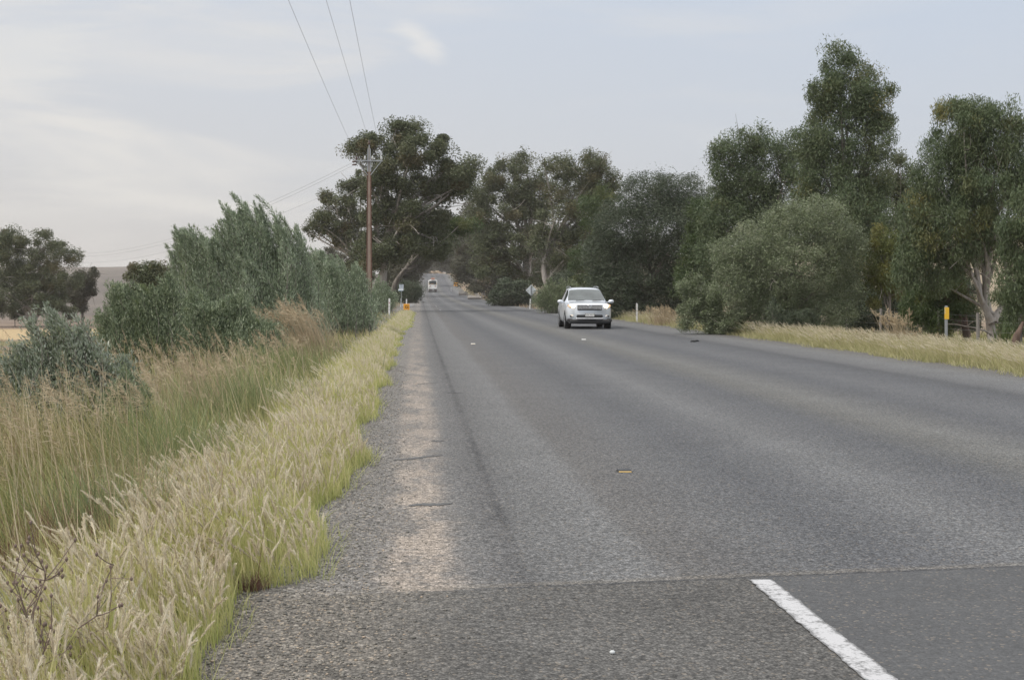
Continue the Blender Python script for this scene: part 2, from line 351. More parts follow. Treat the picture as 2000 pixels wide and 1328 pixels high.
# ------------------------------------------------------------------ road
def road_mat():
    m, nt, b = newmat('chip_seal')
    tc = N(nt, 'ShaderNodeTexCoord'); p = tc.outputs['Object']
    s = N(nt, 'ShaderNodeSeparateXYZ'); nt.links.new(p, s.inputs[0]); Y = s.outputs[1]; X = s.outputs[0]
    a = N(nt, 'ShaderNodeAttribute'); a.attribute_name = 'u'; u0 = a.outputs['Fac']
    lng = noise(nt, mapping(nt, p, (1.0, .06, 1)), 1.4, 4, .6)
    blot = noise(nt, p, .9, 5, .6); grit = noise(nt, p, 14, 4, .7); f3 = noise(nt, p, 3.2, 5, .65)
    u = mth(nt, 'ADD', u0, mth(nt, 'ADD', mth(nt, 'MULTIPLY', mth(nt, 'SUBTRACT', lng, .5), .35), mth(nt, 'MULTIPLY', mth(nt, 'SUBTRACT', grit, .5), .14)))
    def st(x, c): return ((x + 3) / 16.0, c)
    k = .665
    def c3(r, g_, b_): return (r * k * .985, g_ * k, b_ * k * 1.035)
    c = ramp(nt, mth(nt, 'DIVIDE', mth(nt, 'ADD', u, 3), 16.0), [
        st(-3, c3(.27, .24, .20)), st(-.9, c3(.31, .285, .25)), st(-.3, c3(.275, .256, .232)), st(.32, c3(.215, .208, .198)),
        st(.55, c3(.165, .16, .155)), st(.80, c3(.20, .197, .19)), st(1.3, c3(.235, .232, .225)), st(1.48, c3(.19, .182, .172)),
        st(1.8, c3(.18, .174, .168)), st(2.2, c3(.175, .174, .173)), st(2.8, c3(.14, .142, .147)), st(3.3, c3(.175, .176, .178)), st(3.8, c3(.225, .225, .222)),
        st(4.3, c3(.175, .176, .178)), st(4.9, c3(.14, .143, .149)), st(5.5, c3(.19, .186, .172)), st(6.0, c3(.230, .227, .212)), st(6.5, c3(.18, .179, .175)),
        st(7.1, c3(.145, .148, .155)), st(7.9, c3(.18, .182, .186)), st(8.8, c3(.15, .153, .16)), st(9.4, c3(.125, .127, .132)), st(9.75, c3(.19, .19, .19)),
        st(10.7, c3(.24, .24, .235)), st(11.6, c3(.205, .195, .175)), st(13, c3(.22, .19, .14))])
    # pinkish dusted strip on the shoulder, broken up by noise
    uw = mth(nt, 'ADD', u, mth(nt, 'MULTIPLY', mth(nt, 'SUBTRACT', f3, .5), .34))
    strip = mth(nt, 'MULTIPLY', maprange(nt, uw, -.30, -.08, 0, 1, True), maprange(nt, uw, .36, .10, 0, 1, True))
    brk = noise(nt, mapping(nt, p, (1.6, .55, 1)), 1.6, 5, .6)
    strip = mth(nt, 'MULTIPLY', strip, maprange(nt, mth(nt, 'ADD', mth(nt, 'MULTIPLY', grit, .45), mth(nt, 'MULTIPLY', brk, .75)), .50, .68, .14, 1, True))
    strip = mth(nt, 'MULTIPLY', strip, maprange(nt, Y, 60, 10, .35, 1))
    # near side of the construction joint: a fresher, tighter seal
    jn = mth(nt, 'ADD', mth(nt, 'SUBTRACT', Y, mth(nt, 'MULTIPLY', X, .195)), mth(nt, 'MULTIPLY', mth(nt, 'SUBTRACT', f3, .5), .10))
    near = maprange(nt, jn, 7.405, 7.375, 0, 1)
    strip = mth(nt, 'MULTIPLY', strip, mth(nt, 'SUBTRACT', 1, near))
    c = mixc(nt, mth(nt, 'MULTIPLY', strip, .85), c, (.36, .305, .255))
    tight = maprange(nt, X, 1.85, 2.0, 0, 1)
    newc = mixc(nt, tight, mixc(nt, blot, (.078, .075, .071), (.128, .124, .117)), mixc(nt, blot, (.066, .067, .069), (.082, .083, .085)))
    gravelnear = mth(nt, 'MULTIPLY', maprange(nt, mth(nt, 'ADD', X, mth(nt, 'MULTIPLY', mth(nt, 'SUBTRACT', f3, .5), .9)), .35, -.35, 0, 1), maprange(nt, mth(nt, 'SUBTRACT', Y, mth(nt, 'MULTIPLY', X, 1.0)), 5.3, 6.2, .15, 1))
    newc = mixc(nt, gravelnear, newc, mixc(nt, grit, (.12, .108, .092), (.205, .188, .165)))
    c = mixc(nt, near, c, newc)
    joint = mth(nt, 'MULTIPLY', mth(nt, 'MULTIPLY', maprange(nt, jn, 7.36, 7.39, 0, 1), maprange(nt, jn, 7.425, 7.40, 0, 1)), maprange(nt, X, .2, .6, 0, .8))
    lip = mth(nt, 'MULTIPLY', mth(nt, 'MULTIPLY', maprange(nt, jn, 7.40, 7.43, 0, 1), maprange(nt, jn, 7.53, 7.46, 0, 1)), .35)
    c = mixc(nt, lip, c, (.21, .185, .15))
    # dark longitudinal joint between seal and shoulder
    du = mth(nt, 'ADD', u0, mth(nt, 'MULTIPLY', mth(nt, 'SUBTRACT', f3, .5), .16))
    crk = mth(nt, 'MULTIPLY', maprange(nt, mth(nt, 'ABSOLUTE', mth(nt, 'SUBTRACT', du, .61)), .01, .06, 1, 0, True), maprange(nt, brk, .35, .65, .1, .8))
    crk = mth(nt, 'MULTIPLY', crk, mth(nt, 'SUBTRACT', 1, near))
    c = mixc(nt, crk, c, (.045, .045, .047)); c = mixc(nt, joint, c, (.05, .05, .052))
    # stone chips
    sc = N(nt, 'ShaderNodeTexVoronoi'); sc.inputs['Scale'].default_value = 75; nt.links.new(p, sc.inputs['Vector'])
    sc2 = N(nt, 'ShaderNodeTexVoronoi'); sc2.inputs['Scale'].default_value = 34; nt.links.new(p, sc2.inputs['Vector'])
    bw = N(nt, 'ShaderNodeSeparateColor'); nt.links.new(sc.outputs['Color'], bw.inputs[0])
    bw2 = N(nt, 'ShaderNodeSeparateColor'); nt.links.new(sc2.outputs['Color'], bw2.inputs[0])
    sho = maprange(nt, u, .1, -.35, 0, 1)
    tightm = mth(nt, 'MULTIPLY', near, tight)
    amp = mth(nt, 'SUBTRACT', .62, mth(nt, 'MULTIPLY', tightm, .38))
    v1 = mth(nt, 'ADD', 1, mth(nt, 'MULTIPLY', mth(nt, 'SUBTRACT', bw.outputs[0], .5), mth(nt, 'MULTIPLY', amp, 1.5)))
    v2 = mth(nt, 'ADD', 1, mth(nt, 'MULTIPLY', mth(nt, 'SUBTRACT', bw2.outputs[0], .5), mth(nt, 'MULTIPLY', sho, .6)))
    gap = maprange(nt, sc.outputs['Distance'], .3, .62, 1, .55)
    gap = mth(nt, 'ADD', mth(nt, 'MULTIPLY', gap, mth(nt, 'SUBTRACT', 1, mth(nt, 'MULTIPLY', tightm, .7))), mth(nt, 'MULTIPLY', tightm, .7))
    vv = mth(nt, 'MULTIPLY', mth(nt, 'MULTIPLY', v1, v2), gap)
    vv = mth(nt, 'MULTIPLY', vv, maprange(nt, blot, .25, .75, .90, 1.12))
    g2 = noise(nt, p, 24, 2, .6); g3 = noise(nt, p, 9.5, 3, .7)
    gr = mth(nt, 'ADD', mth(nt, 'MULTIPLY', mth(nt, 'SUBTRACT', g2, .5), 1.75), mth(nt, 'MULTIPLY', mth(nt, 'SUBTRACT', g3, .5), .6))
    gr = mth(nt, 'MULTIPLY', gr, mth(nt, 'SUBTRACT', 1, mth(nt, 'MULTIPLY', tightm, .7)))
    vv = mth(nt, 'MULTIPLY', vv, mth(nt, 'ADD', 1, gr))
    vv = mth(nt, 'MULTIPLY', vv, 1.18)
    cc = N(nt, 'ShaderNodeCombineColor')
    for i in range(3): nt.links.new(vv, cc.inputs[i])
    c = mixc(nt, 1.0, c, cc.outputs[0], 'MULTIPLY')
    # a few warm and white chips
    warm = mth(nt, 'GREATER_THAN', bw.outputs[1], .955)
    c = mixc(nt, mth(nt, 'MULTIPLY', warm, mth(nt, 'ADD', .22, mth(nt, 'MULTIPLY', sho, .4))), c, (.46, .38, .29))
    nt.links.new(c, b.inputs['Base Color']); b.inputs['Roughness'].default_value = .8; b.inputs['Specular IOR Level'].default_value = .35
    h = mth(nt, 'ADD', mth(nt, 'MULTIPLY', sc.outputs['Distance'], -.6), mth(nt, 'MULTIPLY', grit, .5))
    bn = N(nt, 'ShaderNodeBump'); bn.inputs['Strength'].default_value = .55; bn.inputs['Distance'].default_value = .012
    nt.links.new(h, bn.inputs['Height']); nt.links.new(bn.outputs[0], b.inputs['Normal'])
    return m
M_ROAD = road_mat()
ry = np.unique(np.concatenate([np.arange(-40, 0, 5.0), np.arange(0, 60, 1.0), np.arange(60, 240, 3.0), np.arange(240, 650, 6.0)]))
def strip(name, us, mat, wob=None):
    UU, YY = np.meshgrid(np.asarray(us, float), ry)
    if wob is not None: UU = UU + wob(UU, YY)
    XX = UU + off(YY)
    crown = -.012 * np.abs(UU - 4.6) + .06
    shoulder = -.05 * np.maximum(UU - 12.0, 0) - .05 * np.maximum(-1.2 - UU, 0)
    ZZ = rz(YY) + crown * sst((YY + 100) / 50) * 0 + shoulder
    o = link(name, npmesh(name, np.stack([XX, YY, ZZ], -1).reshape(-1, 3), grid_faces(len(us), len(ry)), {'u': UU.ravel()}), mat, None, True)
    return tag(o, kind='structure')
strip('road_shoulder', [-2.7, -2, -1.3, -.8, -.2], M_ROAD)
strip('road', [-.2, .6, 2, 4.6, 7, 9.6], M_ROAD)
strip('road_shoulder', [9.6, 10.5, 11.5, 12.2, 12.9], M_ROAD)
# side road mouth on the left
sy = np.linspace(150, 184, 12); su = np.linspace(-16, -.6, 8)
SU, SY = np.meshgrid(su, sy); SX = SU + off(SY)
SZ = np.maximum(g(SX, SY), rz(SY) - .45) + .03
M_SIDE = plain('side_road_seal', (.19, .185, .178), .85, var=.2, scale=1.5)
tag(link('side_road', npmesh('side_road', np.stack([SX, SY, SZ], -1).reshape(-1, 3), grid_faces(8, 12)), M_SIDE, None, True), kind='structure')

def paint_mat():
    m, nt, b = newmat('worn_white_line')
    tc = N(nt, 'ShaderNodeTexCoord'); p = tc.outputs['Object']
    f = noise(nt, p, 9, 6, .7); f2 = noise(nt, p, 55, 4, .7); lines = noise(nt, mapping(nt, p, (.6, 3, 1)), 7, 3)
    c = mixc(nt, f, (.44, .44, .45), (.55, .55, .56))
    wear = mth(nt, 'ADD', mth(nt, 'MULTIPLY', f2, .55), mth(nt, 'MULTIPLY', f, .62))
    a = N(nt, 'ShaderNodeAttribute'); a.attribute_name = 'edge'
    wear = mth(nt, 'ADD', wear, mth(nt, 'MULTIPLY', a.outputs['Fac'], .22))
    c = mixc(nt, maprange(nt, wear, .60, .74, 0, .9), c, (.13, .13, .13))
    c = mixc(nt, maprange(nt, lines, .30, .27, 0, .5), c, (.2, .2, .2))
    nt.links.new(c, b.inputs['Base Color']); b.inputs['Roughness'].default_value = .75
    bn = N(nt, 'ShaderNodeBump'); bn.inputs['Strength'].default_value = .3; bn.inputs['Distance'].default_value = .004
    nt.links.new(f2, bn.inputs['Height']); nt.links.new(bn.outputs[0], b.inputs['Normal'])
    return m
ly = np.linspace(-12, 7.69, 420); lu = np.array([0, .12, .5, .88, 1.0]); eg = np.array([1, .25, 0, .25, 1.0])
e1 = rng.normal(0, .004, len(ly)); e2 = rng.normal(0, .004, len(ly))
LX = (1.87 + e1)[:, None] * (1 - lu) + (2.005 + e2)[:, None] * lu
LY = np.repeat(ly[:, None], 5, 1); LZ = np.full_like(LX, .005)
tag(link('road_marking', npmesh('road_marking', np.stack([LX, LY, LZ], -1).reshape(-1, 3), grid_faces(5, len(ly)), {'edge': np.tile(eg, len(ly))}), paint_mat()), kind='structure')
# tar patches across the dusty shoulder strip
M_TAR = plain('tar_patch', (.10, .10, .10), .85, var=.3, scale=40)
for (x0, x1, y0, y1, w) in ((768, 866, 899, 889, .055), (797, 884, 987, 984, .06), (866, 905, 766, 768, .05), (815, 855, 750, 748, .05), (842, 868, 862, 861, .05)):
    a = np.array([(x0 - 805) * EYE / (y0 - 571), EYE * 2700 / (y0 - 571)]); b_ = np.array([(x1 - 805) * EYE / (y1 - 571), EYE * 2700 / (y1 - 571)])
    n = 24; t = np.linspace(0, 1, n); c = a[None] + (b_ - a)[None] * t[:, None]; c[:, 1] += np.sin(t * 9 + x0) * .02 + rng.normal(0, .01, n)
    ww = w * np.sin(np.pi * (t * .94 + .03)) ** .5 * (1 + rng.normal(0, .15, n))
    V = np.concatenate([np.c_[c[:, 0], c[:, 1] - ww, np.full(n, .004)], np.c_[c[:, 0], c[:, 1] + ww, np.full(n, .004)]])
    F = np.array([(i, i + 1, n + i + 1, n + i) for i in range(n - 1)])
    tag(link('tar_patch', npmesh('tar_patch', V, F), M_TAR), kind='structure')

# ------------------------------------------------------------------ foliage builders
def unit(v): return v / (np.linalg.norm(v, axis=-1, keepdims=True) + 1e-9)
def leaf_mesh(name, C, A, L, Wd, rnd, tint, r):
    """diamond leaves: centres C, axes A, lengths L, widths Wd; slightly folded along the midrib"""
    n = len(C); A = unit(A)
    q = unit(np.cross(A, r.normal(size=(n, 3))))
    nn = np.cross(A, q)
    L = np.broadcast_to(L, (n,))[:, None]; Wd = np.broadcast_to(Wd, (n,))[:, None]
    p0 = C - A * L * .5; p2 = C + A * L * .5 
    p1 = C + q * Wd * .5 + nn * Wd * .12 - A * L * .05; p3 = C - q * Wd * .5 + nn * Wd * .12 - A * L * .05
    V = np.stack([p0, p1, p2, p3], 1).reshape(-1, 3)
    F = np.arange(4 * n).reshape(n, 4)
    return npmesh(name, V, F, {'rnd': np.repeat(rnd, 4), 'tint': np.repeat(tint, 4)})
def in_ellipsoid(n, r, shell=2.4):
    v = unit(r.normal(size=(n, 3))); return v * (r.random(n) ** (1 / shell))[:, None]
def crown(blobs, n, sub, L, Wd, r, droop=.5, tintp=.12, tops=.0, dens=1.0, shell=3.2, streak=0.0, loosef=.12):
    """blobs: list of (centre(3), radii(3)); leaves gathered in sub-clumps through each blob"""
    wts = np.array([b[1][0] * b[1][2] for b in blobs]); wts = wts / wts.sum()
    C = []; T = []; SC = []
    for (c, rad), w in zip(blobs, wts):
        c = np.array(c); rad = np.array(rad)
        ns = max(7, int(dens * 2.2 * (rad[0] * rad[2]) / (sub * sub)))
        sc = c + in_ellipsoid(ns, r, shell) * rad
        sr = sub * (.40 + .55 * r.random(ns))
        m = int(n * w); k = r.integers(0, ns, m)
        lp = in_ellipsoid(m, r, 1.45) * sr[k][:, None] * (np.array([1.4, 1.4, 1.2]) * r.uniform(.75, 1.3, (ns, 3)))[k]
        if streak: lp[:, 2] -= streak * r.random(m) ** 2 * sr[k]
        q = sc[k] + lp
        loose = r.random(m) < loosef
        q[loose] = c + in_ellipsoid(int(loose.sum()), r, 3.0) * rad * 1.02
        C.append(q)
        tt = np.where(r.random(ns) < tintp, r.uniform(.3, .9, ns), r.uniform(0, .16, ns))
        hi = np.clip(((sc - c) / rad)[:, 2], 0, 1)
        tt = np.clip(tt + tops * hi * r.random(ns), 0, 1)  # tops: higher clumps tinted paler, light on the crown painted into the leaf colour
        tl = tt[k]; tl[loose] = .08; T.append(tl); SC.append(sc)
    C = np.concatenate(C); T = np.concatenate(T); SC = np.concatenate(SC)
    m = len(C)
    A = r.normal(size=(m, 3)); A[:, 2] = A[:, 2] * .6 - droop
    return C, A, L * (.65 + .7 * r.random(m)), Wd * (.7 + .6 * r.random(m)), np.clip(r.normal(.45, .24, m), 0, 1), T, SC
def curve3(p, c, q, n=7):
    t = np.linspace(0, 1, n)[:, None]
    return (1 - t) ** 2 * p + 2 * t * (1 - t) * c + t * t * q
class Tubes:
    def __init__(self): self.V = []; self.F = []; self.n = 0
    def add(self, Pp, rad, n=7):
        V, F = tube_np(Pp, rad, n); self.V.append(V); self.F.append(F + self.n); self.n += len(V)
    def build(self, name, mat, parent):
        return link(name, npmesh(name, np.concatenate(self.V), np.concatenate(self.F)), mat, parent, True)

def tree(name, label, cat, d, bx, blobs, n, L, Wd, lmat, bark, seed, trunks=None, group=None, tr=.28, limbs=16, sub=.8, droop=.5, tintp=.12,
         depth=.9, tops=0, dens=1.0, stream=0.0, base_dy=0.0, lr=.05, loose=.12):
    """bx: x of the base in photo pixels at distance d, blobs (x, y, rx, ry[, depth offset m]) in the same units"""
    r = np.random.default_rng(seed); k = d / 2700.
    X = (bx - 805) * k; base = np.array([X, d, gz(X, d) - .05 + base_dy])
    t = thing(name, tuple(base), label, cat, group)
    bl = []
    for b in blobs:
        c = P(b[0], b[1], d) - base; c[1] += b[4] if len(b) > 4 else r.uniform(-.35, .35) * b[2] * k
        rad = (b[2] * k, max(b[2] * k * depth, .35), b[3] * k); bl.append((c, rad))
    n = int(n * 1.75); L = L * .78; Wd = Wd * .80
    C, A, l, w, rn, tt, SC = crown(bl, n, sub, L, Wd, r, droop, tintp, tops, dens, streak=stream, loosef=loose)
    gzb = g(C[:, 0] + base[0], C[:, 1] + base[1]) - base[2]
    keep = C[:, 2] > gzb + .03; C, A, l, w, rn, tt = C[keep], A[keep], l[keep], w[keep], rn[keep], tt[keep]
    tb = Tubes()
    mass = np.average([b[0] for b in bl], axis=0, weights=[b[1][0] * b[1][2] for b in bl])
    if trunks is None:
        top = mass + np.array([0, 0, .15 * mass[2]])
        trunks = [[(0, 0, -.2), tuple(mass * np.array([.35, .35, .45]) + r.normal(0, .04 * mass[2], 3) * [1, 1, 0]), tuple(top)]]
    else:
        trunks = [[tuple(P(x, y, d) - base + np.array([0, (i * .17 % .5) - .1, 0])) for i, (x, y) in enumerate(tt_)] for tt_ in trunks]
    paths = []
    for i, q in enumerate(trunks):
        q = np.array(q, float); m = 12
        s = np.linspace(0, len(q) - 1, m); path = np.stack([np.interp(s, np.arange(len(q)), q[:, j]) for j in range(3)], 1)
        sm = path.copy(); sm[1:-1] = (path[:-2] + 2 * path[1:-1] + path[2:]) / 4
        sm[1:-1] += r.normal(0, tr * .12, (m - 2, 3))
        rad = tr * (1 if i == 0 else .75) * np.linspace(1, .28, m); rad[0] *= 1.25
        tb.add(sm, rad, 9); paths.append((sm, rad))
    idx = r.choice(len(SC), min(limbs, len(SC)), replace=False)
    for j in idx:
        sm, rad = paths[r.integers(len(paths))]
        e = SC[j]; hh = np.clip(e[2] * r.uniform(.35, .8), sm[:, 2].min(), sm[:, 2].max() * .96)
        i0 = int(np.argmin(np.abs(sm[:, 2] - hh) + .15 * np.linalg.norm(sm[:, :2] - e[:2], axis=1))); i0 = max(2, i0)
        p = sm[i0]; mid = (p + e) / 2 + np.array([0, 0, .12 * np.linalg.norm(e - p)]) + r.normal(0, .07 * np.linalg.norm(e - p) + .01, 3)
        cv = curve3(p, mid, e, 8); r0 = min(rad[i0] * .6, lr * 2.2)
        tb.add(cv, np.linspace(r0, lr * .22, 8), 6)
        for _ in range(2):
            a = cv[r.integers(3, 7)]; tb.add(curve3(a, a + r.normal(0, sub * .5, 3) + [0, 0, sub * .3], a + r.normal(0, sub * 1.0, 3) + [0, 0, sub * .4], 5), np.linspace(r0 * .4, lr * .12, 5), 5)
    tb.build('trunk', bark, t)
    link('crown', leaf_mesh('crown', C, A, l, w, rn, tt, r), lmat, t)
    return t

def shrub(name, label, cat, d, bx, by, blobs, stems, per, L, Wd, lmat, bark, seed, group=None, lean=(0, 0, 0), spread=.5, up=.55, base_r=.5, plume=.16, tintp=.1, depth=.8, rise=.5):
    """many-stemmed upright shrub: wands rise from the base into the blobs, leaves crowd along each wand"""
    r = np.random.default_rng(seed); k = d / 2700.
    X = (bx - 805) * k; base = np.array([X, d, gz(X, d) - .03])
    t = thing(name, tuple(base), label, cat, group)
    lean = np.array(lean)
    stems = int(stems * 1.6); per = per * .95; plume = plume * .74; L = L * .84; Wd = Wd * .84; up = up * .8
    wts = np.array([b[2] * b[3] for b in blobs], float); wts /= wts.sum()
    bi = r.choice(len(blobs), stems, p=wts)
    bl = np.array([[*(P(b[0], b[1], d) - base), b[2] * k, max(b[2] * k * depth, .2), b[3] * k] for b in blobs])
    v = in_ellipsoid(stems, r, 2.6); v[:, 2] = v[:, 2] * .55 + .45 * np.abs(v[:, 2]) 
    ng = max(7, stems // 13); gi = r.integers(0, ng, stems); gv = in_ellipsoid(ng, r, 3.2); gv[:, 2] = gv[:, 2] * .5 + .5 * np.abs(gv[:, 2]); gb_ = r.choice(len(blobs), ng, p=wts)
    E = bl[gb_[gi], :3] + (gv[gi] * .95 + in_ellipsoid(stems, r, 1.3) * np.array([.34, .34, .42])) * bl[gb_[gi], 3:]
    free = r.random(stems) < .3; E[free] = (bl[bi, :3] + v * bl[bi, 3:])[free]
    E[:, 2] = np.maximum(E[:, 2], .25); tall = r.random(stems) < .10; gn = r.uniform(.02, .12, tall.sum()); E[tall] += np.stack([lean[0] * gn * E[tall, 2] * 1.6, 0 * gn, gn * E[tall, 2]], -1)
    tb = Tubes(); Cs = []; As = []; Ts = []; 
    for i in range(stems):
        e = E[i]; p = np.array([e[0] * .62, e[1] * .62, 0]) + np.append(np.clip(r.normal(0, base_r * .5, 2), -base_r, base_r), -.05)
        p[2] = min(gz(base[0] + p[0], base[1] + p[1]) - base[2], e[2] - .2)
        ln = np.linalg.norm(e - p)
        c = p * .45 + e * .55 - lean * ln * .75 + np.array([0, 0, .10 * ln]) + r.normal(0, .05 * ln, 3)
        cv = curve3(p, c, e, 8)
        pl = plume * r.uniform(.6, 1.5); cv[2:-1] += r.normal(0, .018 * ln, (5, 3)) * [1, 1, .3]
        tb.add(cv, np.linspace(.006 + .0035 * ln, .002, 8), 5)
        m = int(1.5 * per * ln * r.uniform(.7, 1.3) / 2)
        tq = r.random(m) ** 1.15 * (1 - rise * .5) + rise * .5
        seg = tq * 7; i0 = np.minimum(seg.astype(int), 6); fr = (seg - i0)[:, None]
        pt = cv[i0] * (1 - fr) + cv[i0 + 1] * fr; tg = unit(cv[i0 + 1] - cv[i0])
        rr = (pl * 1.75 * (1.03 - tq) ** 1.0 + .014)[:, None]
        o = r.normal(size=(m, 3)); pt2 = pt + o * rr + tg * np.abs(o[:, :1]) * rr * .8
        Cs.append(pt2); As.append(tg * up * 2 + unit(o) * .8 + np.array([0, 0, .25]))
        Ts.append(np.full(m, r.uniform(.3, .9) if r.random() < tintp else r.uniform(0, .15)) + .0)
    C = np.concatenate(Cs); A = np.concatenate(As); T = np.concatenate(Ts); m = len(C)
    gzb = g(C[:, 0] + base[0], C[:, 1] + base[1]) - base[2]
    keep = C[:, 2] > gzb + .02; C, A, T = C[keep], A[keep], T[keep]; m = len(C)
    tb.build('stems', bark, t)
    link('foliage', leaf_mesh('foliage', C, A, L * (.6 + .8 * r.random(m)), Wd * (.7 + .6 * r.random(m)), np.clip(r.normal(.45, .30, m), 0, 1), T, r), lmat, t)
    return t

# ------------------------------------------------------------------ trees, right side (near to far)
tree('gum_tree', 'drooping gum with pale forked trunk behind the wire fence, right of the yellow post', 'tree', 43, 1935,
     [(1885, 250, 72, 62), (1955, 260, 52, 60), (1850, 330, 62, 70), (1925, 350, 75, 75), (1985, 340, 40, 60), (1800, 420, 45, 62), (1860, 440, 70, 75), (1775, 500, 35, 45), (1935, 450, 55, 55), (1830, 520, 50, 45), (1900, 215, 35, 30)],
     62000, .17, .030, M_WILLOW, B_PALE, 11, trunks=[[(1937, 672), (1935, 625), (1928, 560), (1936, 470), (1940, 380), (1925, 270)], [(1936, 630), (1918, 585), (1912, 520), (1880, 440), (1860, 330)], [(1938, 628), (1962, 595), (1985, 560)]],
     tr=.15, limbs=40, sub=.42, droop=1.5, tintp=.16, stream=1.6, lr=.035, dens=2.0, loose=.18)
tree('gum_tree', 'leafy gum with low hanging boughs at the right edge, beside the pale forked trunk', 'tree', 38, 2030,
     [(1995, 430, 45, 70), (1990, 520, 48, 55), (2040, 480, 60, 100), (1985, 590, 32, 42), (1965, 560, 22, 30), (2050, 330, 50, 70)],
     26000, .16, .028, M_WILLOW, B_GREY, 12, tr=.15, limbs=18, sub=.36, droop=1.4, stream=1.5, tintp=.06)
tree('gum_sapling', 'small bright green gum on a leaning reddish trunk, right behind the yellow marker post', 'tree', 45, 1886,
     [(1812, 590, 46, 42), (1850, 560, 45, 35), (1790, 620, 30, 25), (1870, 590, 30, 32), (1835, 625, 40, 22)],
     22000, .13, .026, M_BRIGHT, B_RED, 13, trunks=[[(1886, 668), (1884, 620), (1893, 575), (1870, 530), (1830, 500)]], tr=.13, limbs=14, sub=.3, droop=1.1, stream=1.2, tintp=.2)
tree('gum_sapling', 'yellow tinged sapling between the pale green rounded bush and the forked gum', 'tree', 52, 1728,
     [(1735, 470, 32, 32), (1722, 510, 30, 40), (1745, 540, 35, 40), (1715, 560, 28, 35)],
     14000, .16, .03, M_YELLOW, B_GREY, 14, tr=.08, limbs=8, sub=.35, droop=1.1, stream=1.0, tintp=.3)
tree('dark_shrub', 'dark shady shrub under the yellow tinged sapling, behind the fence posts', 'shrub', 54, 1735,
     [(1720, 600, 50, 45), (1765, 595, 45, 50), (1700, 630, 40, 28), (1750, 640, 50, 25), (1790, 560, 30, 50)],
     20000, .14, .04, M_DARKOLIVE, B_GREY, 15, tr=.07, limbs=8, sub=.4, droop=.5)
tree('gum_tree', 'tallest narrow gum with golden tips on the right, behind the pale rounded bush', 'tree', 60, 1665,
     [(1645, 120, 32, 42), (1660, 175, 55, 62), (1610, 190, 36, 48), (1705, 195, 38, 60), (1640, 260, 75, 60), (1712, 270, 36, 55), (1600, 290, 42, 50), (1660, 340, 80, 60), (1640, 420, 85, 65), (1690, 410, 60, 60), (1660, 500, 80, 70), (1670, 585, 70, 60), (1580, 350, 25, 40)],
     72000, .20, .042, M_WILLOW, B_GREY, 16, tr=.26, limbs=34, sub=.55, droop=1.1, tintp=.14, stream=1.0, dens=2.1, loose=.2)
tree('gum_tree', 'mid green gum seen between the tallest gum and the far right forked gum', 'tree', 66, 1745,
     [(1745, 335, 32, 38), (1770, 370, 30, 45), (1740, 410, 45, 60), (1770, 470, 40, 60), (1745, 540, 45, 60)],
     20000, .19, .045, M_GUM, B_GREY, 17, tr=.14, limbs=12, sub=.55, droop=.9, stream=.6)
tree('gum_tree', 'broad dark gum with ragged top standing left of the tallest gum', 'tree', 70, 1475,
     [(1430, 285, 42, 34), (1500, 290, 48, 42), (1550, 310, 45, 50), (1415, 330, 30, 45), (1470, 360, 70, 60), (1550, 390, 60, 60), (1420, 420, 55, 60), (1480, 470, 90, 60), (1470, 400, 60, 50), (1390, 500, 40, 50), (1440, 560, 70, 50), (1520, 570, 80, 60)],
     62000, .21, .05, M_WILLOW, B_GREY, 18, tr=.24, limbs=28, sub=.62, droop=.8, stream=.6, tintp=.05, dens=2.4, loose=.25)
tree('olive_tree', 'large dark rounded olive tree right of the silver car, behind the white post', 'tree', 85, 1255,
     [(1265, 385, 60, 52), (1335, 385, 60, 48), (1215, 440, 62, 55), (1300, 450, 80, 60), (1360, 440, 45, 60), (1185, 500, 50, 50), (1260, 530, 85, 60), (1340, 530, 55, 60), (1195, 570, 55, 48), (1280, 595, 70, 46), (1335, 600, 40, 40), (1225, 612, 66, 32), (1165, 590, 30, 40), (1300, 625, 50, 22)],
     112000, .18, .05, M_DARKOLIVE, B_GREY, 19, tr=.25, limbs=26, sub=.62, droop=-.2, tintp=.12, dens=5, loose=.4)
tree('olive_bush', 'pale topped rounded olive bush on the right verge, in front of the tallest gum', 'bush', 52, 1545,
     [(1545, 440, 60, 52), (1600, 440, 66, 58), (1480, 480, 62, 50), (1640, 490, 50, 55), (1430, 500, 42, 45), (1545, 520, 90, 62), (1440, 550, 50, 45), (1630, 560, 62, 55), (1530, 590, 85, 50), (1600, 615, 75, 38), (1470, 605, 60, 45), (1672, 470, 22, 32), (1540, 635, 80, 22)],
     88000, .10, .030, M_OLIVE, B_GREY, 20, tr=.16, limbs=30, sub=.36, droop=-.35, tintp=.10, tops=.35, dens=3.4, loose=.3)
tree('olive_shrub', 'low dusky grey green shrub at the left foot of the pale rounded bush', 'shrub', 53, 1385,
     [(1375, 585, 42, 44), (1412, 600, 42, 44), (1350, 615, 28, 34), (1385, 632, 52, 26), (1352, 560, 22, 36), (1430, 630, 30, 24)], 34000, .10, .030, M_OLIVE, B_GREY, 21, tr=.06, limbs=14, sub=.32, droop=-.5, tintp=.10)
shrub('young_olive', 'short grey green young shrub under the middle of the pale rounded bush', 'shrub', 49.5, 1545, 655,
      [(1545, 625, 60, 30), (1510, 610, 18, 35), (1580, 615, 25, 32)], 60, 260, .08, .024, M_DARKOLIVE, B_GREY, 22, base_r=.35, plume=.13)
tree('gum_tree', 'mid green shrub like gum filling the gap between the dark olive and the rounded bush', 'tree', 74, 1375,
     [(1380, 420, 38, 40), (1365, 480, 38, 50), (1350, 540, 36, 50), (1390, 500, 40, 60)], 20000, .16, .045, M_BRIGHT, B_GREY, 23, tr=.1, limbs=10, sub=.5, droop=.5, tintp=.05, dens=2.2)
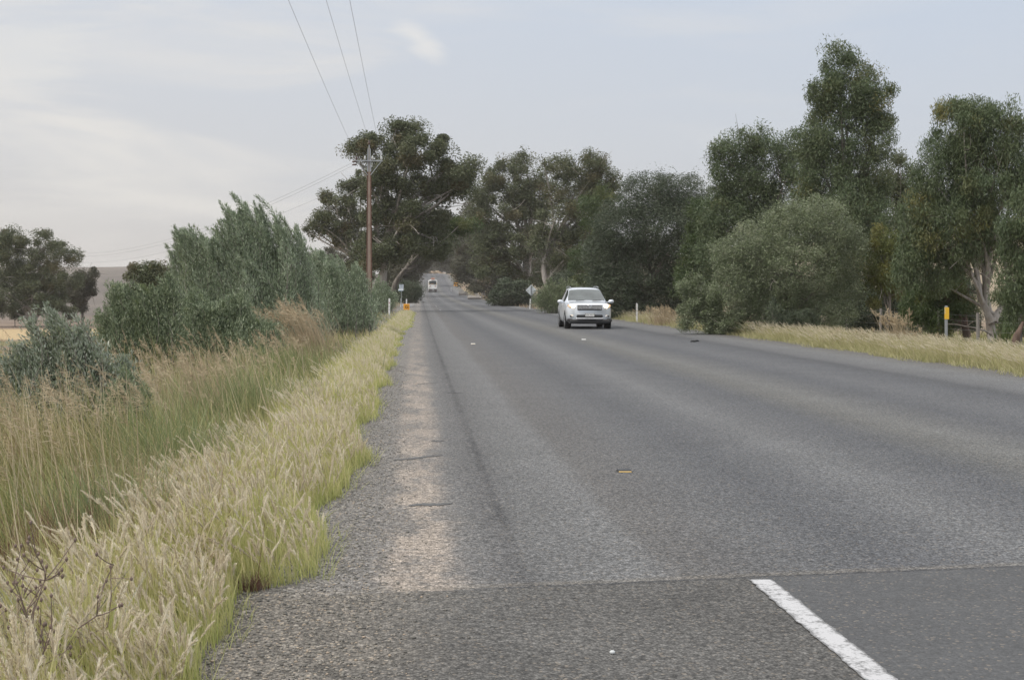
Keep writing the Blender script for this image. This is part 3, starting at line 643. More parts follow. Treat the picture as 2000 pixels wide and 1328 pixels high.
tree('dark_shrub', 'dark leafy shrub low at the right edge, behind the fence and the forked trunk', 'shrub', 54, 1990,
     [(1990, 600, 40, 50), (2030, 570, 40, 60), (1962, 632, 24, 24), (2010, 640, 50, 24)], 16000, .15, .042, M_WILLOW, B_GREY, 91, tr=.07, limbs=8, sub=.4, droop=.9, stream=.8, loose=.25)
tree('dark_shrub', 'dark leafy shrub seen between the reddish trunk and the small green gum', 'shrub', 56, 1858,
     [(1850, 600, 36, 46), (1880, 570, 30, 46), (1830, 635, 36, 24), (1890, 625, 24, 26)], 14000, .15, .042, M_DARKOLIVE, B_GREY, 92, tr=.07, limbs=8, sub=.4, droop=.5, loose=.25)
# second row, further along the right side
tree('gum_tree', 'brownish gum with a flat topped crown, directly above the silver car', 'tree', 140, 1072,
     [(1130, 325, 55, 24), (1085, 322, 24, 16), (1165, 350, 36, 40), (1130, 380, 72, 52), (1195, 400, 26, 34), (1100, 430, 55, 45), (1165, 420, 40, 50), (1080, 480, 45, 42), (1140, 490, 50, 50), (1120, 550, 55, 45)],
     46000, .34, .10, M_GUM, B_PALE, 24, trunks=[[(1072, 606), (1068, 560), (1062, 520), (1075, 470), (1085, 445)], [(1078, 560), (1080, 500), (1100, 440), (1120, 380)]], tr=.42, limbs=30, sub=1.0, droop=.5, tintp=.25, lr=.16, dens=1.5)
tree('gum_tree', 'tall gum with bare pale limbs showing, left of the flat topped gum', 'tree', 165, 1030,
     [(1018, 312, 22, 16), (985, 325, 16, 14), (1000, 355, 58, 36), (955, 372, 32, 34), (1045, 370, 40, 40), (985, 410, 65, 45), (1050, 430, 35, 45), (945, 440, 28, 40), (1000, 475, 60, 42), (960, 510, 45, 45), (1030, 530, 50, 40)],
     48000, .38, .12, M_GUM, B_PALE, 25, trunks=[[(1028, 600), (1030, 540), (1022, 480), (1012, 440), (1000, 400)], [(1030, 545), (1036, 480), (1032, 440), (1046, 400)]], tr=.45, limbs=34, sub=1.15, droop=.5, tintp=.22, lr=.2, dens=1.5)
tree('gum_tree', 'dusky gum leaning in over the far road from the right, before the bus', 'tree', 230, 975,
     [(925, 420, 30, 30), (905, 460, 30, 40), (945, 470, 40, 45), (915, 510, 32, 40), (960, 520, 40, 45), (900, 525, 22, 25), (975, 560, 45, 30), (935, 550, 30, 25)],
     26000, .5, .17, M_FARGUM, B_PALE, 26, tr=.5, limbs=22, sub=1.3, droop=.4, lr=.2)
tree('wattle_tree', 'yellow green wattle tree showing behind the flat topped gum and the dark olive', 'tree', 120, 1165,
     [(1160, 390, 26, 22), (1180, 380, 20, 16), (1150, 420, 28, 30), (1165, 460, 35, 40), (1145, 520, 40, 50), (1160, 560, 40, 40)], 20000, .22, .07, M_BRIGHT, B_GREY, 27, tr=.14, limbs=8, sub=.7, tintp=.3)
shrub('roadside_bush', 'loose green bush on the right verge just left of the silver car', 'bush', 105, 1088, 606,
      [(1088, 580, 34, 26), (1060, 588, 24, 18), (1110, 570, 22, 34), (1075, 565, 14, 25)], 110, 210, .17, .055, M_OLIVE, B_GREY, 28, base_r=.7, plume=.3)
tree('roadside_bush', 'dark low bush under the right hand gums, left of the diamond sign', 'bush', 158, 1000,
     [(1003, 575, 30, 22), (982, 572, 24, 22), (1022, 585, 22, 16)], 16000, .3, .11, M_DARKOLIVE, B_GREY, 29, tr=.12, limbs=6, sub=.9, droop=.2)
tree('roadside_bush', 'dark low bush at the right of the diamond sign, behind the loose green bush', 'bush', 125, 1125,
     [(1125, 570, 40, 38), (1165, 580, 40, 36), (1100, 560, 30, 30), (1066, 575, 26, 24)], 16000, .24, .08, M_DARKOLIVE, B_GREY, 30, tr=.12, limbs=6, sub=.8, droop=.2)

# ------------------------------------------------------------------ trees, left side
tree('gum_tree', 'biggest gum with a domed billowing crown, left of the road behind the power pole', 'tree', 115, 746,
     [(805, 258, 44, 34), (820, 300, 52, 40), (748, 292, 48, 32), (702, 282, 24, 17), (865, 305, 36, 42), (890, 350, 40, 34), (920, 335, 26, 22), (785, 350, 62, 44), (845, 372, 40, 30), (745, 380, 45, 40), (800, 420, 75, 42), (750, 450, 48, 46), (838, 440, 44, 36), (895, 372, 20, 14), (800, 485, 55, 34), (738, 500, 40, 34), (846, 480, 36, 24)],
     78000, .30, .10, M_GUM, B_PALE, 31, trunks=[[(746, 606), (746, 560), (748, 500), (762, 430), (790, 350), (805, 280)], [(748, 520), (735, 470), (730, 400)], [(752, 480), (800, 430), (860, 360)]], tr=.42, limbs=46, sub=.95, droop=.5, tintp=.16, lr=.15)
tree('gum_tree', 'leaning gum with patchy grey trunk slanting up rightward, beside the bus stop sign', 'tree', 122, 757,
     [(835, 455, 36, 24), (870, 455, 28, 18), (900, 440, 30, 18), (850, 425, 28, 18)],
     12000, .28, .09, M_BRIGHT, B_GREY, 32, trunks=[[(757, 608), (761, 584), (768, 565), (776, 548), (788, 530), (800, 514), (812, 498), (828, 468)], [(788, 530), (806, 522), (818, 508)]], tr=.32, limbs=12, sub=.9, droop=.5, tintp=.4, lr=.14)
tree('gum_tree', 'spreading gum with bare twisted lower limbs, left of the power pole', 'tree', 150, 700,
     [(655, 395, 28, 22), (690, 375, 26, 26), (640, 425, 30, 24), (680, 420, 38, 34), (615, 450, 18, 16), (700, 470, 40, 40), (650, 458, 34, 18), (712, 350, 18, 22), (670, 545, 55, 28), (715, 520, 36, 40)],
     34000, .34, .11, M_GUM, B_PALE, 33, trunks=[[(702, 600), (706, 540), (700, 490), (680, 440)], [(706, 530), (680, 495), (655, 478)], [(704, 520), (672, 490), (650, 465), (632, 450)]], tr=.36, limbs=40, sub=.9, droop=.4, tintp=.1, lr=.2)
tree('gum_tree', 'far dusky gum arching over the road from the left, behind the bus stop sign', 'tree', 210, 800,
     [(815, 500, 30, 26), (790, 520, 28, 30), (835, 492, 28, 20), (775, 550, 26, 24), (800, 555, 20, 24)], 22000, .48, .16, M_FARGUM, B_GREY, 34, tr=.45, limbs=20, sub=1.2, lr=.2)
shrub('roadside_bush', 'grey green bush behind the bus stop sign, at the far road edge', 'bush', 190, 800, 588,
      [(798, 566, 20, 20), (814, 572, 10, 14), (780, 572, 14, 14)], 80, 190, .26, .08, M_DARKOLIVE, B_GREY, 35, base_r=.8, plume=.5)
shrub('roadside_bush', 'grey green bush around the foot of the power pole', 'bush', 105, 738, 612,
      [(742, 570, 18, 34), (762, 585, 16, 22), (728, 590, 18, 22)], 80, 190, .15, .045, M_SHRUB, B_GREY, 36, base_r=.5, plume=.25)
tree('gum_tree', 'gum with broad dark crown in the paddock at the left edge', 'tree', 172, 66,
     [(40, 500, 50, 34), (85, 475, 24, 26), (10, 490, 30, 30), (20, 540, 45, 34), (75, 545, 50, 34), (120, 490, 28, 22), (145, 505, 18, 18), (45, 585, 55, 26), (100, 590, 36, 20), (-20, 550, 40, 50), (15, 600, 44, 26), (60, 560, 55, 40), (120, 545, 36, 30), (110, 600, 44, 26), (30, 470, 40, 24)],
     60000, .34, .11, M_GUM, B_PALE, 37, trunks=[[(64, 642), (60, 610), (50, 570), (40, 520)], [(66, 630), (85, 590), (100, 540), (120, 500)], [(62, 632), (45, 605), (20, 570)]], tr=.42, limbs=34, sub=.95, droop=.4, tintp=.1, lr=.18)
tree('gum_tree', 'small slender gum in the left paddock, right of the broad dark one', 'tree', 180, 162,
     [(172, 540, 24, 18), (158, 570, 22, 22), (140, 565, 18, 22), (175, 565, 14, 16), (160, 600, 14, 14)], 12000, .3, .11, M_FARGUM, B_GREY, 38, trunks=[[(162, 638), (161, 610), (165, 575), (170, 545)]], tr=.2, limbs=12, sub=.8, lr=.1)
tree('paddock_tree', 'round olive brown tree top showing behind the tall plumed shrub on the left', 'tree', 75, 300,
     [(285, 530, 30, 22), (310, 545, 34, 30), (270, 560, 25, 28), (330, 570, 30, 40)], 14000, .2, .06, M_GUM, B_GREY, 39, tr=.15, limbs=8, sub=.55)

SL = (-.32, 0, .0)
shrub('plumed_shrub', 'tallest plumed grey green shrub left of the road, its wands bent by wind', 'shrub', 38, 470, 690,
      [(470, 440, 52, 62), (400, 480, 60, 58), (350, 490, 34, 55), (540, 480, 50, 60), (460, 540, 90, 60), (560, 560, 60, 60), (380, 580, 60, 60), (480, 620, 90, 50), (575, 620, 45, 50), (455, 415, 14, 40)],
      520, 330, .10, .021, M_SHRUB, B_GREY, 41, lean=SL, base_r=1.1, plume=.16, up=.9, rise=.3)
shrub('plumed_shrub', 'paler grey green shrub to the right of the tallest plumed shrub, nearer the pole', 'shrub', 52, 645, 655,
      [(630, 530, 45, 50), (600, 570, 45, 50), (670, 560, 45, 50), (640, 600, 65, 42), (690, 590, 32, 40), (615, 500, 20, 34)],
      360, 300, .11, .024, M_SHRUB, B_GREY, 42, lean=(-.2, 0, 0), base_r=1.0, plume=.2, up=.8, rise=.3)
shrub('plumed_shrub', 'dark grey green end shrub just left of the power pole', 'shrub', 66, 690, 632,
      [(688, 578, 20, 38), (702, 594, 10, 26), (676, 592, 22, 32)], 120, 250, .12, .028, M_DARKOLIVE, B_GREY, 43, lean=(-.15, 0, 0), base_r=.5, plume=.22, up=.8, rise=.3)
shrub('wild_olive', 'bushy green wild olive in front of the tallest plumed shrub, seen over the dry stalks', 'shrub', 29, 270, 715,
      [(255, 600, 55, 62), (215, 620, 36, 62), (300, 600, 36, 60), (260, 660, 70, 42), (235, 565, 30, 50), (320, 560, 14, 40)],
      260, 330, .075, .021, M_SHRUBG, B_GREY, 44, lean=(-.2, 0, 0), base_r=.45, plume=.12, up=.7, rise=.3)
shrub('wild_olive', 'fresh green wild olive beside the rusty post, below the tallest plumed shrub', 'shrub', 31, 420, 705,
      [(400, 630, 50, 55), (450, 620, 45, 62), (375, 600, 20, 55), (420, 670, 75, 32), (500, 650, 40, 42), (355, 660, 24, 40)],
      260, 320, .078, .022, M_SHRUBG, B_GREY, 45, lean=(-.12, 0, 0), base_r=.7, plume=.13, up=.8, rise=.3)
shrub('wild_olive', 'low silvery wild olive with arching sprays over the tall grass at the left edge', 'shrub', 16.5, 110, 800,
      [(0, 745, 60, 46), (20, 790, 60, 30), (40, 740, 60, 40), (100, 700, 50, 46), (150, 740, 60, 40), (60, 680, 30, 45), (130, 650, 40, 30), (200, 760, 45, 36), (90, 625, 22, 18), (150, 640, 30, 26), (-20, 740, 60, 46), (30, 700, 50, 40), (190, 700, 26, 40), (70, 640, 24, 30), (230, 730, 26, 40), (140, 700, 50, 50)],
      330, 250, .060, .018, M_SILVERLEAF, B_GREY, 46, lean=(-.35, 0, 0), base_r=.5, plume=.085, up=.7, rise=.25)
shrub('wild_olive', 'small dark wild olive clump at the end of the dry stalks, behind pale grass', 'shrub', 15.5, 255, 800,
      [(245, 740, 30, 45), (270, 770, 26, 40), (230, 770, 24, 36)], 40, 240, .05, .015, M_SHRUBG, B_GREY, 47, base_r=.12, plume=.06, up=.7, rise=.3)

# far trees that close the avenue: a few kinds, copied along both sides of the road
def copy_tree(o, loc, rot, sc, label, group=None):
    c = o.copy(); COL.objects.link(c); c.location = loc; c.rotation_euler = (0, 0, rot); c.scale = (sc, sc, sc)
    c['label'] = label
    if group: c['group'] = group
    for ch in o.children:
        k = ch.copy(); COL.objects.link(k); k.parent = c
    return c
GA = 'far gums lining the avenue'
tree('gum_tree', 'dusky tree standing on the crest, left of the tan bank gap', 'tree', 616, 826,
     [(824, 512, 16, 20), (838, 503, 14, 16), (812, 505, 16, 24), (848, 488, 20, 12), (832, 522, 10, 8), (820, 525, 14, 8)], 9000, 1.1, .45, M_FARGUM, B_GREY, 57, tr=.5, limbs=8, sub=2.2)
tree('gum_tree', 'dusky tree standing on the crest, right of the tan bank gap', 'tree', 616, 872,
     [(868, 508, 12, 20), (882, 502, 18, 22), (896, 512, 16, 20), (862, 490, 16, 12), (876, 522, 14, 9), (890, 526, 16, 8), (850, 500, 8, 8)], 9000, 1.1, .45, M_FARGUM, B_GREY, 58, tr=.5, limbs=8, sub=2.2)
far1 = tree('gum_tree', 'far gum on the left of the avenue, right above the stopped white bus roof', 'tree', 300, 800,
     [(800, 490, 36, 26), (775, 505, 30, 28), (822, 505, 26, 22), (800, 525, 36, 24), (780, 545, 26, 20), (812, 540, 18, 18)], 16000, .65, .24, M_FARGUM, B_GREY, 51, tr=.5, limbs=16, sub=1.6, group=GA, lr=.22)
far2 = tree('gum_tree', 'far gum on the right of the avenue, behind the far orange sign', 'tree', 310, 945,
     [(930, 480, 36, 30), (905, 505, 26, 28), (955, 500, 30, 30), (930, 530, 40, 26), (905, 540, 20, 18), (960, 545, 24, 20)], 16000, .65, .24, M_FARGUM, B_PALE, 52, tr=.5, limbs=16, sub=1.6, group=GA, lr=.22)
far3 = tree('gum_tree', 'far gum reaching its crown over the road from the left, above the bus', 'tree', 285, 798,
     [(815, 470, 36, 26), (838, 468, 30, 28), (852, 492, 22, 20), (812, 495, 30, 24), (846, 445, 34, 24), (798, 520, 22, 24), (830, 505, 18, 10)], 18000, .6, .22, M_FARGUM, B_GREY, 53, tr=.45, limbs=18, sub=1.4, group=GA, lr=.2)
far4 = tree('gum_tree', 'far gum reaching its crown over the road from the right, above the far orange sign', 'tree', 330, 930,
     [(905, 468, 36, 30), (882, 480, 26, 26), (868, 500, 22, 18), (900, 505, 30, 22), (880, 450, 36, 26), (925, 500, 30, 34), (915, 530, 22, 18), (895, 522, 16, 12)], 18000, .65, .24, M_FARGUM, B_PALE, 54, tr=.45, limbs=18, sub=1.5, group=GA, lr=.2)
spots = [(far3, 440, -4.5, 1.0, .3, 'far gum arching over the road from the left, level with the bus roof'),
         (far4, 455, 17.5, 1.0, .2, 'far gum arching over the road from the right, past the far orange sign'),
         (far4, 540, 17.5, 1.0, .1, 'gum arching over the right side of the climb, short of the crest'),
         (far3, 545, -5, 1.0, .1, 'gum arching over the left side of the climb, by the yellow lamp'),
         (far1, 672, -4, 1.0, 2.2, 'gum just beyond the crest, behind the yellow lamp'),
         (far2, 668, 19, .95, 1.2, 'gum just beyond the crest, at the right end of the tan bank'),
         (far1, 715, 12, 1.1, .9, 'gum farther beyond the crest, filling the gap above the tan bank'),
         (far1, 395, -7.5, .95, 1.1, 'far gum on the left of the avenue, just ahead of the white bus'),
         (far1, 480, -6, .9, 2.3, 'far gum on the left of the avenue, near the amber lamp'),
         (far1, 570, -9, .95, 4.0, 'farthest gum on the left, at the crest of the road'),
         (far2, 400, 23.0, .95, .9, 'far gum on the right of the avenue, level with the white bus'),
         (far2, 475, 25, .9, 2.0, 'far gum on the right of the avenue, just beyond the far orange sign'),
         (far2, 560, 26, .9, 3.1, 'far gum on the right where the road climbs to the crest'),
         (far1, 655, 26, .85, 5.0, 'farthest gum on the right, beyond the crest of the road'),
         (far2, 690, 4, .9, .4, 'gum standing straight beyond the crest, above the tan bank'),
         (far1, 700, -14, 1.0, 1.7, 'gum beyond the crest, left of the tan bank'),
         (far2, 250, 24, .8, 5.5, 'gum behind the leaning right hand gums, in the back row'),
         (far1, 200, 30, .75, .2, 'dusky gum in the back row behind the bare limbed gum'),
         (far1, 250, -17, .8, 3.3, 'gum in the back row behind the left hand avenue trees')]
for (src, Y, u, sc, rot, lab) in spots:
    X = float(u + off(min(Y, 560))); copy_tree(src, (X, Y, gz(X, Y) - .1), rot, sc, lab, GA)

# ------------------------------------------------------------------ grass
def stem_curve(t, h, lx, ly, cv):
    """offset from the base for parameter t (0..1): rises, leans, nods at the tip"""
    k = cv * t * t
    return lx * t + k * lx * 1.2, ly * t + k * ly * 1.2, h * (t - .35 * k * t)
def blades(X, Y, H, Wd, r, lean=(-.18, 0), jit=.22, curl=.6, tint=None, nseg=3, base_t=.45, bias=None):
    n = len(X); Z = g(X, Y)
    lx = H * (lean[0] + r.normal(0, jit, n)); ly = H * (lean[1] + r.normal(0, jit, n)); cv = curl * r.random(n) ** 1.5
    th = r.random(n) * np.pi; qx, qy = np.cos(th) * Wd * .5, np.sin(th) * Wd * .5
    rows = []
    for s in range(nseg + 1):
        t = s / nseg; ox, oy, oz = stem_curve(t, H, lx, ly, cv); w = (1 - t) ** .7 if s < nseg else .06
        rows.append(np.stack([X + ox - qx * w, Y + oy - qy * w, Z + oz - .02 * (s == 0)], -1)); rows.append(np.stack([X + ox + qx * w, Y + oy + qy * w, Z + oz - .02 * (s == 0)], -1))
    V = np.stack(rows, 1); k = 2 * (nseg + 1)
    b = (np.arange(n) * k)[:, None, None]
    F = (b + np.array([[2 * s, 2 * s + 1, 2 * s + 3, 2 * s + 2] for s in range(nseg)])[None]).reshape(-1, 4)
    rnd = np.clip(r.normal(.5, .27, n) + (0 if bias is None else bias), 0, 1); tt = np.zeros(n) if tint is None else tint
    # lower part of each blade greener than the tip
    TT = np.clip(np.repeat(tt[:, None], k, 1) + np.repeat(np.linspace(base_t, -.2, nseg + 1), 2)[None], 0, 1)
    return V.reshape(-1, 3), F, np.repeat(rnd, k), TT.ravel()
def heads(X, Y, H, r, lean=(-.28, 0), jit=.12, hl=.10, hw=.011, hairs=26, curl=.9):
    """flower stems ending in a soft hairy spike; returns stem mesh arrays and spike mesh arrays"""
    n = len(X); Z = g(X, Y)
    lx = H * (lean[0] + r.normal(0, jit, n)); ly = H * (lean[1] + r.normal(0, jit, n)); cv = curl * (.25 + .75 * r.random(n))
    sc = r.uniform(.7, 1.25, n); L = hl * sc; t0 = 1 - np.clip(L / H, .05, .6)
    def pos(t):
        ox, oy, oz = stem_curve(t, H, lx, ly, cv); return np.stack([X + ox, Y + oy, Z + oz], -1)
    # stems: three-sided thin ribbon
    V = []; q = np.stack([np.full(n, .0024), np.full(n, .0004), np.zeros(n)], -1)
    for s in range(4):
        p = pos(t0 * s / 3.); V += [p - q, p + q]
    V = np.stack(V, 1); b = (np.arange(n) * 8)[:, None, None]
    F = (b + np.array([[0, 1, 3, 2], [2, 3, 5, 4], [4, 5, 7, 6]])[None]).reshape(-1, 4)
    # spike: hairs fanned round the axis plus a slim core
    m = hairs; tj = (np.arange(m) + .5) / m
    T = t0[:, None] + (1 - t0)[:, None] * tj[None] * .97
    def posm(T):
        ox, oy, oz = stem_curve(T, H[:, None], lx[:, None], ly[:, None], cv[:, None]); return np.stack([X[:, None] + ox, Y[:, None] + oy, Z[:, None] + oz], -1)
    p = posm(T); ax = unit(posm(T + .02) - p)
    rv = r.normal(size=(n, m, 3)); rv -= (rv * ax).sum(-1, keepdims=True) * ax; rv = unit(rv)
    prof = np.sin(np.pi * (tj * .86 + .10)) ** .6
    ln = (hw * prof[None] * sc[:, None] * r.uniform(.7, 1.3, (n, m)))[..., None]
    tip = p + rv * ln + ax * ln * 1.5; side = unit(np.cross(ax, rv)) * (.0032 * sc[:, None, None])
    HV = np.stack([p - side, p + side, tip], 2).reshape(-1, 3); HF = np.arange(n * m * 3).reshape(-1, 3)
    # core
    cs = 5; tcx = np.linspace(0, 1, cs); Tc = t0[:, None] + (1 - t0)[:, None] * tcx[None]; pc = posm(Tc)
    cw = (.0042 * np.sin(np.pi * (tcx * .9 + .06)) ** .7)[None, :, None] * sc[:, None, None]
    e1 = np.array([1., 0, .3]) / 1.044; e2 = np.array([.0, 1., 0])
    CV = np.stack([pc + e1 * cw, pc + e2 * cw, pc - e1 * cw, pc - e2 * cw], 2)    # n,cs,4,3
    bb = (np.arange(n) * cs * 4)[:, None, None]
    CF = np.array([[a * 4 + i, a * 4 + (i + 1) % 4, a * 4 + 4 + (i + 1) % 4, a * 4 + 4 + i] for a in range(cs - 1) for i in range(4)])
    CF = (bb + CF[None]).reshape(-1, 4) + len(HV)
    rn = np.clip(r.normal(.5, .28, n), 0, 1); tt = np.where(r.random(n) < .12, .6, .08) * r.random(n)
    SV = np.concatenate([HV, CV.reshape(-1, 3)])
    srn = np.concatenate([np.repeat(rn, m * 3), np.repeat(rn, cs * 4)]); stt = np.concatenate([np.repeat(tt, m * 3), np.repeat(tt, cs * 4)])
    return (V.reshape(-1, 3), F, np.repeat(rn, 8), np.full(n * 8, .1)), (SV, [HF, CF], srn, stt)
def scatter(n, y0, y1, x0f, x1f, r, pw=1.0, clump=None):
    """random points between two edge curves; density falls with distance when pw > 1"""
    t = r.random(n); Y = y0 * (y1 / y0) ** (t ** pw) if y0 > 0 else y0 + (y1 - y0) * t
    a, b = x0f(Y), x1f(Y); X = a + (b - a) * r.random(n)
    if clump:
        k = np.sin(X * 5.1 + 1.7 * np.sin(Y * 2.3)) * np.sin(Y * 3.7 + 1.3 * np.sin(X * 4.1)) + .6 * np.sin(X * 13 + Y * 9)
        keep = r.random(n) < np.clip(.62 + clump * k, 0.04, 1); X, Y = X[keep], Y[keep]
    return X, Y
class Gr:
    def __init__(self): self.a = []
    def add(self, V, F, rn, tt): self.a.append((V, F if isinstance(F, list) else [F], rn, tt)); return self
    def build(self, name, mat, parent=None):
        V = np.concatenate([x[0] for x in self.a]); F = []; n = 0
        for x in self.a: F += [f + n for f in x[1]]; n += len(x[0])
        F3 = [f for f in F if f.shape[1] == 3]; F4 = [f for f in F if f.shape[1] == 4]
        FF = ([np.concatenate(F3)] if F3 else []) + ([np.concatenate(F4)] if F4 else [])
        return link(name, npmesh(name, V, FF, {'rnd': np.concatenate([x[2] for x in self.a]), 'tint': np.concatenate([x[3] for x in self.a])}), mat, parent)
def stuff(o, label, cat): return tag(o, label, cat, kind='stuff')

r = np.random.default_rng(101)
def edge_in(Y):      # edge of the grass against the shoulder
    e = -.62 + .10 * np.sin(Y * 1.1) + .06 * np.sin(Y * 2.9 + 1) 
    e = np.where(Y < 7.35, -.95 + .03 * np.sin(Y * 6), e)
    return np.where((Y >= 7.35) & (Y < 7.7), -.62 - .32 * (7.7 - Y) / .35, e) + off(Y) + np.where(Y > 60, .25, 0)
def edge_mid(Y): return -(1.02 + 3.9 / np.maximum(Y, 2)) - .14 * np.sin(Y * .8) - .10 * np.sin(Y * 2.1 + .5) + off(Y)
# 1. pale seed-head grass along the shoulder
gb, gs, gh = Gr(), Gr(), Gr()
for (n, y0, y1, hairs, hd, wd) in ((6200, 3.6, 9, 52, .52, .0045), (6200, 9, 18, 34, .52, .006), (6000, 18, 40, 16, .48, .010), (5500, 40, 110, 8, .36, .02)):
    X, Y = scatter(n, y0, y1, lambda y: edge_mid(y) + .22 * np.sin(y * 3.3) * np.sin(y * 1.37), edge_in, r, 1, .78)
    u = edge_in(Y) - X; hgt = hd * r.uniform(.6, 1.15, len(X)) * np.clip(.45 + u * 1.6, .45, 1)
    m = r.random(len(X)) < (.60 if y1 < 20 else .70)
    st_, hh = heads(X[m], Y[m], hgt[m], r, (-.20, .0), .20, .12, .0145 if y1 < 20 else .019 if y1 < 50 else .026, hairs, .5)
    gs.add(*st_); gh.add(*hh)
    X2, Y2 = scatter(int(n * 4.2), y0, y1, lambda y: edge_mid(y) - .2, lambda y: edge_in(y) + .05, r, 1, .30)
    u2 = edge_in(Y2) - X2; h2 = (.44 if y1 < 50 else .28) * r.uniform(.5, 1.2, len(X2)) * np.clip(.4 + u2 * 1.6, .4, 1)
    gb.add(*blades(X2, Y2, h2, wd * r.uniform(.7, 1.4, len(X2)), r, (-.14, 0), .17, .7, np.clip(r.normal(.15, .2, len(X2)), 0, 1)))
    # trailing short tufts creeping over the shoulder
    X3, Y3 = scatter(int(n * .10), y0, y1, lambda y: edge_in(y) - .02, lambda y: edge_in(y) + .14, r, 1, .5)
    gb.add(*blades(X3, Y3, .14 * r.uniform(.4, 1.2, len(X3)), wd * .8, r, (0, 0), .5, .9, np.full(len(X3), .3)))
stuff(gb.build('roadside_grass', M_PALEGRASS), 'yellow green blades of the pale grass along the left road shoulder', 'grass')
stuff(gs.build('grass_stems', M_PALEGRASS), 'thin straw stems carrying the fluffy seed heads on the left verge', 'grass')
stuff(gh.build('seed_heads', M_HEAD), 'fluffy cream seed heads leaning over the left road shoulder', 'grass')

# 2. taller mixed grass behind it
tg, tp = Gr(), Gr()
def back(Y): return -7.5 + off(Y) - np.clip((Y - 8) * .25, 0, 4)
for (n, y0, y1, wd, hh) in ((32000, 3.4, 9, .005, .86), (30000, 9, 20, .008, .74), (22000, 20, 45, .014, .66), (11000, 45, 110, .03, .36)):
    X, Y = scatter(n, y0, y1, back, lambda y: edge_mid(y) + .25, r, 1, .55)
    patch = np.sin(X * .9 + 2.0 * np.sin(Y * .35)) + np.sin(Y * .8 + X * .5)
    h = hh * r.uniform(.35, 1.15, len(X)) * (1 + .22 * np.sin(X * 3.1 + Y * 1.3) * np.sin(Y * 1.7 - X * .8)) * np.clip(.55 + .25 * (edge_mid(Y) - X + .3), .5, 1.0) * (1 + .12 * patch)
    tint = np.clip(-.12 + .34 * patch + r.normal(0, .16, len(X)), 0, 1)
    tg.add(*blades(X, Y, h, wd * r.uniform(.6, 1.4, len(X)), r, (-.20, 0), .22, .7, tint, 4, .12, .42 * np.sin(X * 1.9 + 1.4 * np.sin(Y * .55 + 2)) * np.sin(Y * .42 + X * .3 + .6)))
stuff(tg.build('tall_grass', M_TALLGRASS), 'tall green and straw coloured grass behind the seed heads on the left', 'grass')
X, Y = scatter(900, 5, 24, lambda y: back(y) + 1.0, lambda y: edge_mid(y) - .2, r, 1, .5)
dk = blades(X, Y, r.uniform(.55, 1.2, len(X)), .008 + .0004 * Y, r, (-.12, 0), .13, .25, np.full(len(X), -.3), 4, 0.0, .35)
stuff(Gr().add(*dk).build('dry_stalks', M_DRY), 'scattered pale dry stalks standing among the tall grass on the left', 'grass')
# feathery open panicles on the tallest stalks
def panicles(X, Y, H, r, nb=16, size=.16, lean=(-.25, 0), wd=.004):
    n = len(X); Z = g(X, Y); lx = H * (lean[0] + r.normal(0, .12, n)); ly = H * r.normal(0, .12, n); cv = r.random(n) * .8
    V = []; q = np.array([wd * .5, 0, 0])
    pts = [np.stack([X + a, Y + b, Z + c], -1) for a, b, c in (stem_curve(s / 4., H, lx, ly, cv) for s in range(5))]
    for p in pts: V += [p - q * .7, p + q * .7]
    V = np.stack(V, 1); b = (np.arange(n) * 10)[:, None, None]
    F = (b + np.array([[2 * s, 2 * s + 1, 2 * s + 3, 2 * s + 2] for s in range(4)])[None]).reshape(-1, 4)
    tj = np.sort(r.random((n, nb)), 1); ox, oy, oz = stem_curve(.72 + .28 * tj, H[:, None], lx[:, None], ly[:, None], cv[:, None])
    p = np.stack([X[:, None] + ox, Y[:, None] + oy, Z[:, None] + oz], -1)
    dr = r.normal(size=(n, nb, 3)) * [.55, .55, .35] + np.array([lean[0] * 2.2, 0, .55]); dr = unit(dr)
    e = p + dr * (size * (1.1 - tj) * r.uniform(.5, 1.1, (n, nb)))[..., None]; e[..., 2] -= .015
    sd = unit(np.cross(dr, r.normal(size=dr.shape))) * wd * .55
    B = np.stack([p - sd * .4, p + sd * .4, (p + e) / 2 + sd, e, (p + e) / 2 - sd], 2)
    BV = B.reshape(-1, 3); i5 = (np.arange(n * nb) * 5)[:, None]
    BF4 = i5 + np.array([[0, 1, 2, 4]]); BF3 = i5 + np.array([[4, 2, 3]])
    rn = np.clip(r.normal(.5, .25, n), 0, 1)
    return np.concatenate([V.reshape(-1, 3), BV]), [F, BF4 + n * 10, BF3 + n * 10], np.concatenate([np.repeat(rn, 10), np.repeat(rn, nb * 5)]), np.full(n * 10 + n * nb * 5, .05)
for (n, y0, y1, wd, nb) in ((460, 5, 9, .0030, 44), (760, 9, 16, .004, 36), (520, 16, 34, .008, 22)):
    X, Y = scatter(n, y0, y1, lambda y: back(y) + .8, lambda y: edge_mid(y) - .5, r, 1, .5)
    tp.add(*panicles(X, Y, r.uniform(.75, 1.25, len(X)), r, nb, .13, (-.28, 0), wd))
stuff(tp.build('feathery_grass', M_DRY), 'feathery straw coloured panicles nodding above the tall grass on the left', 'grass')
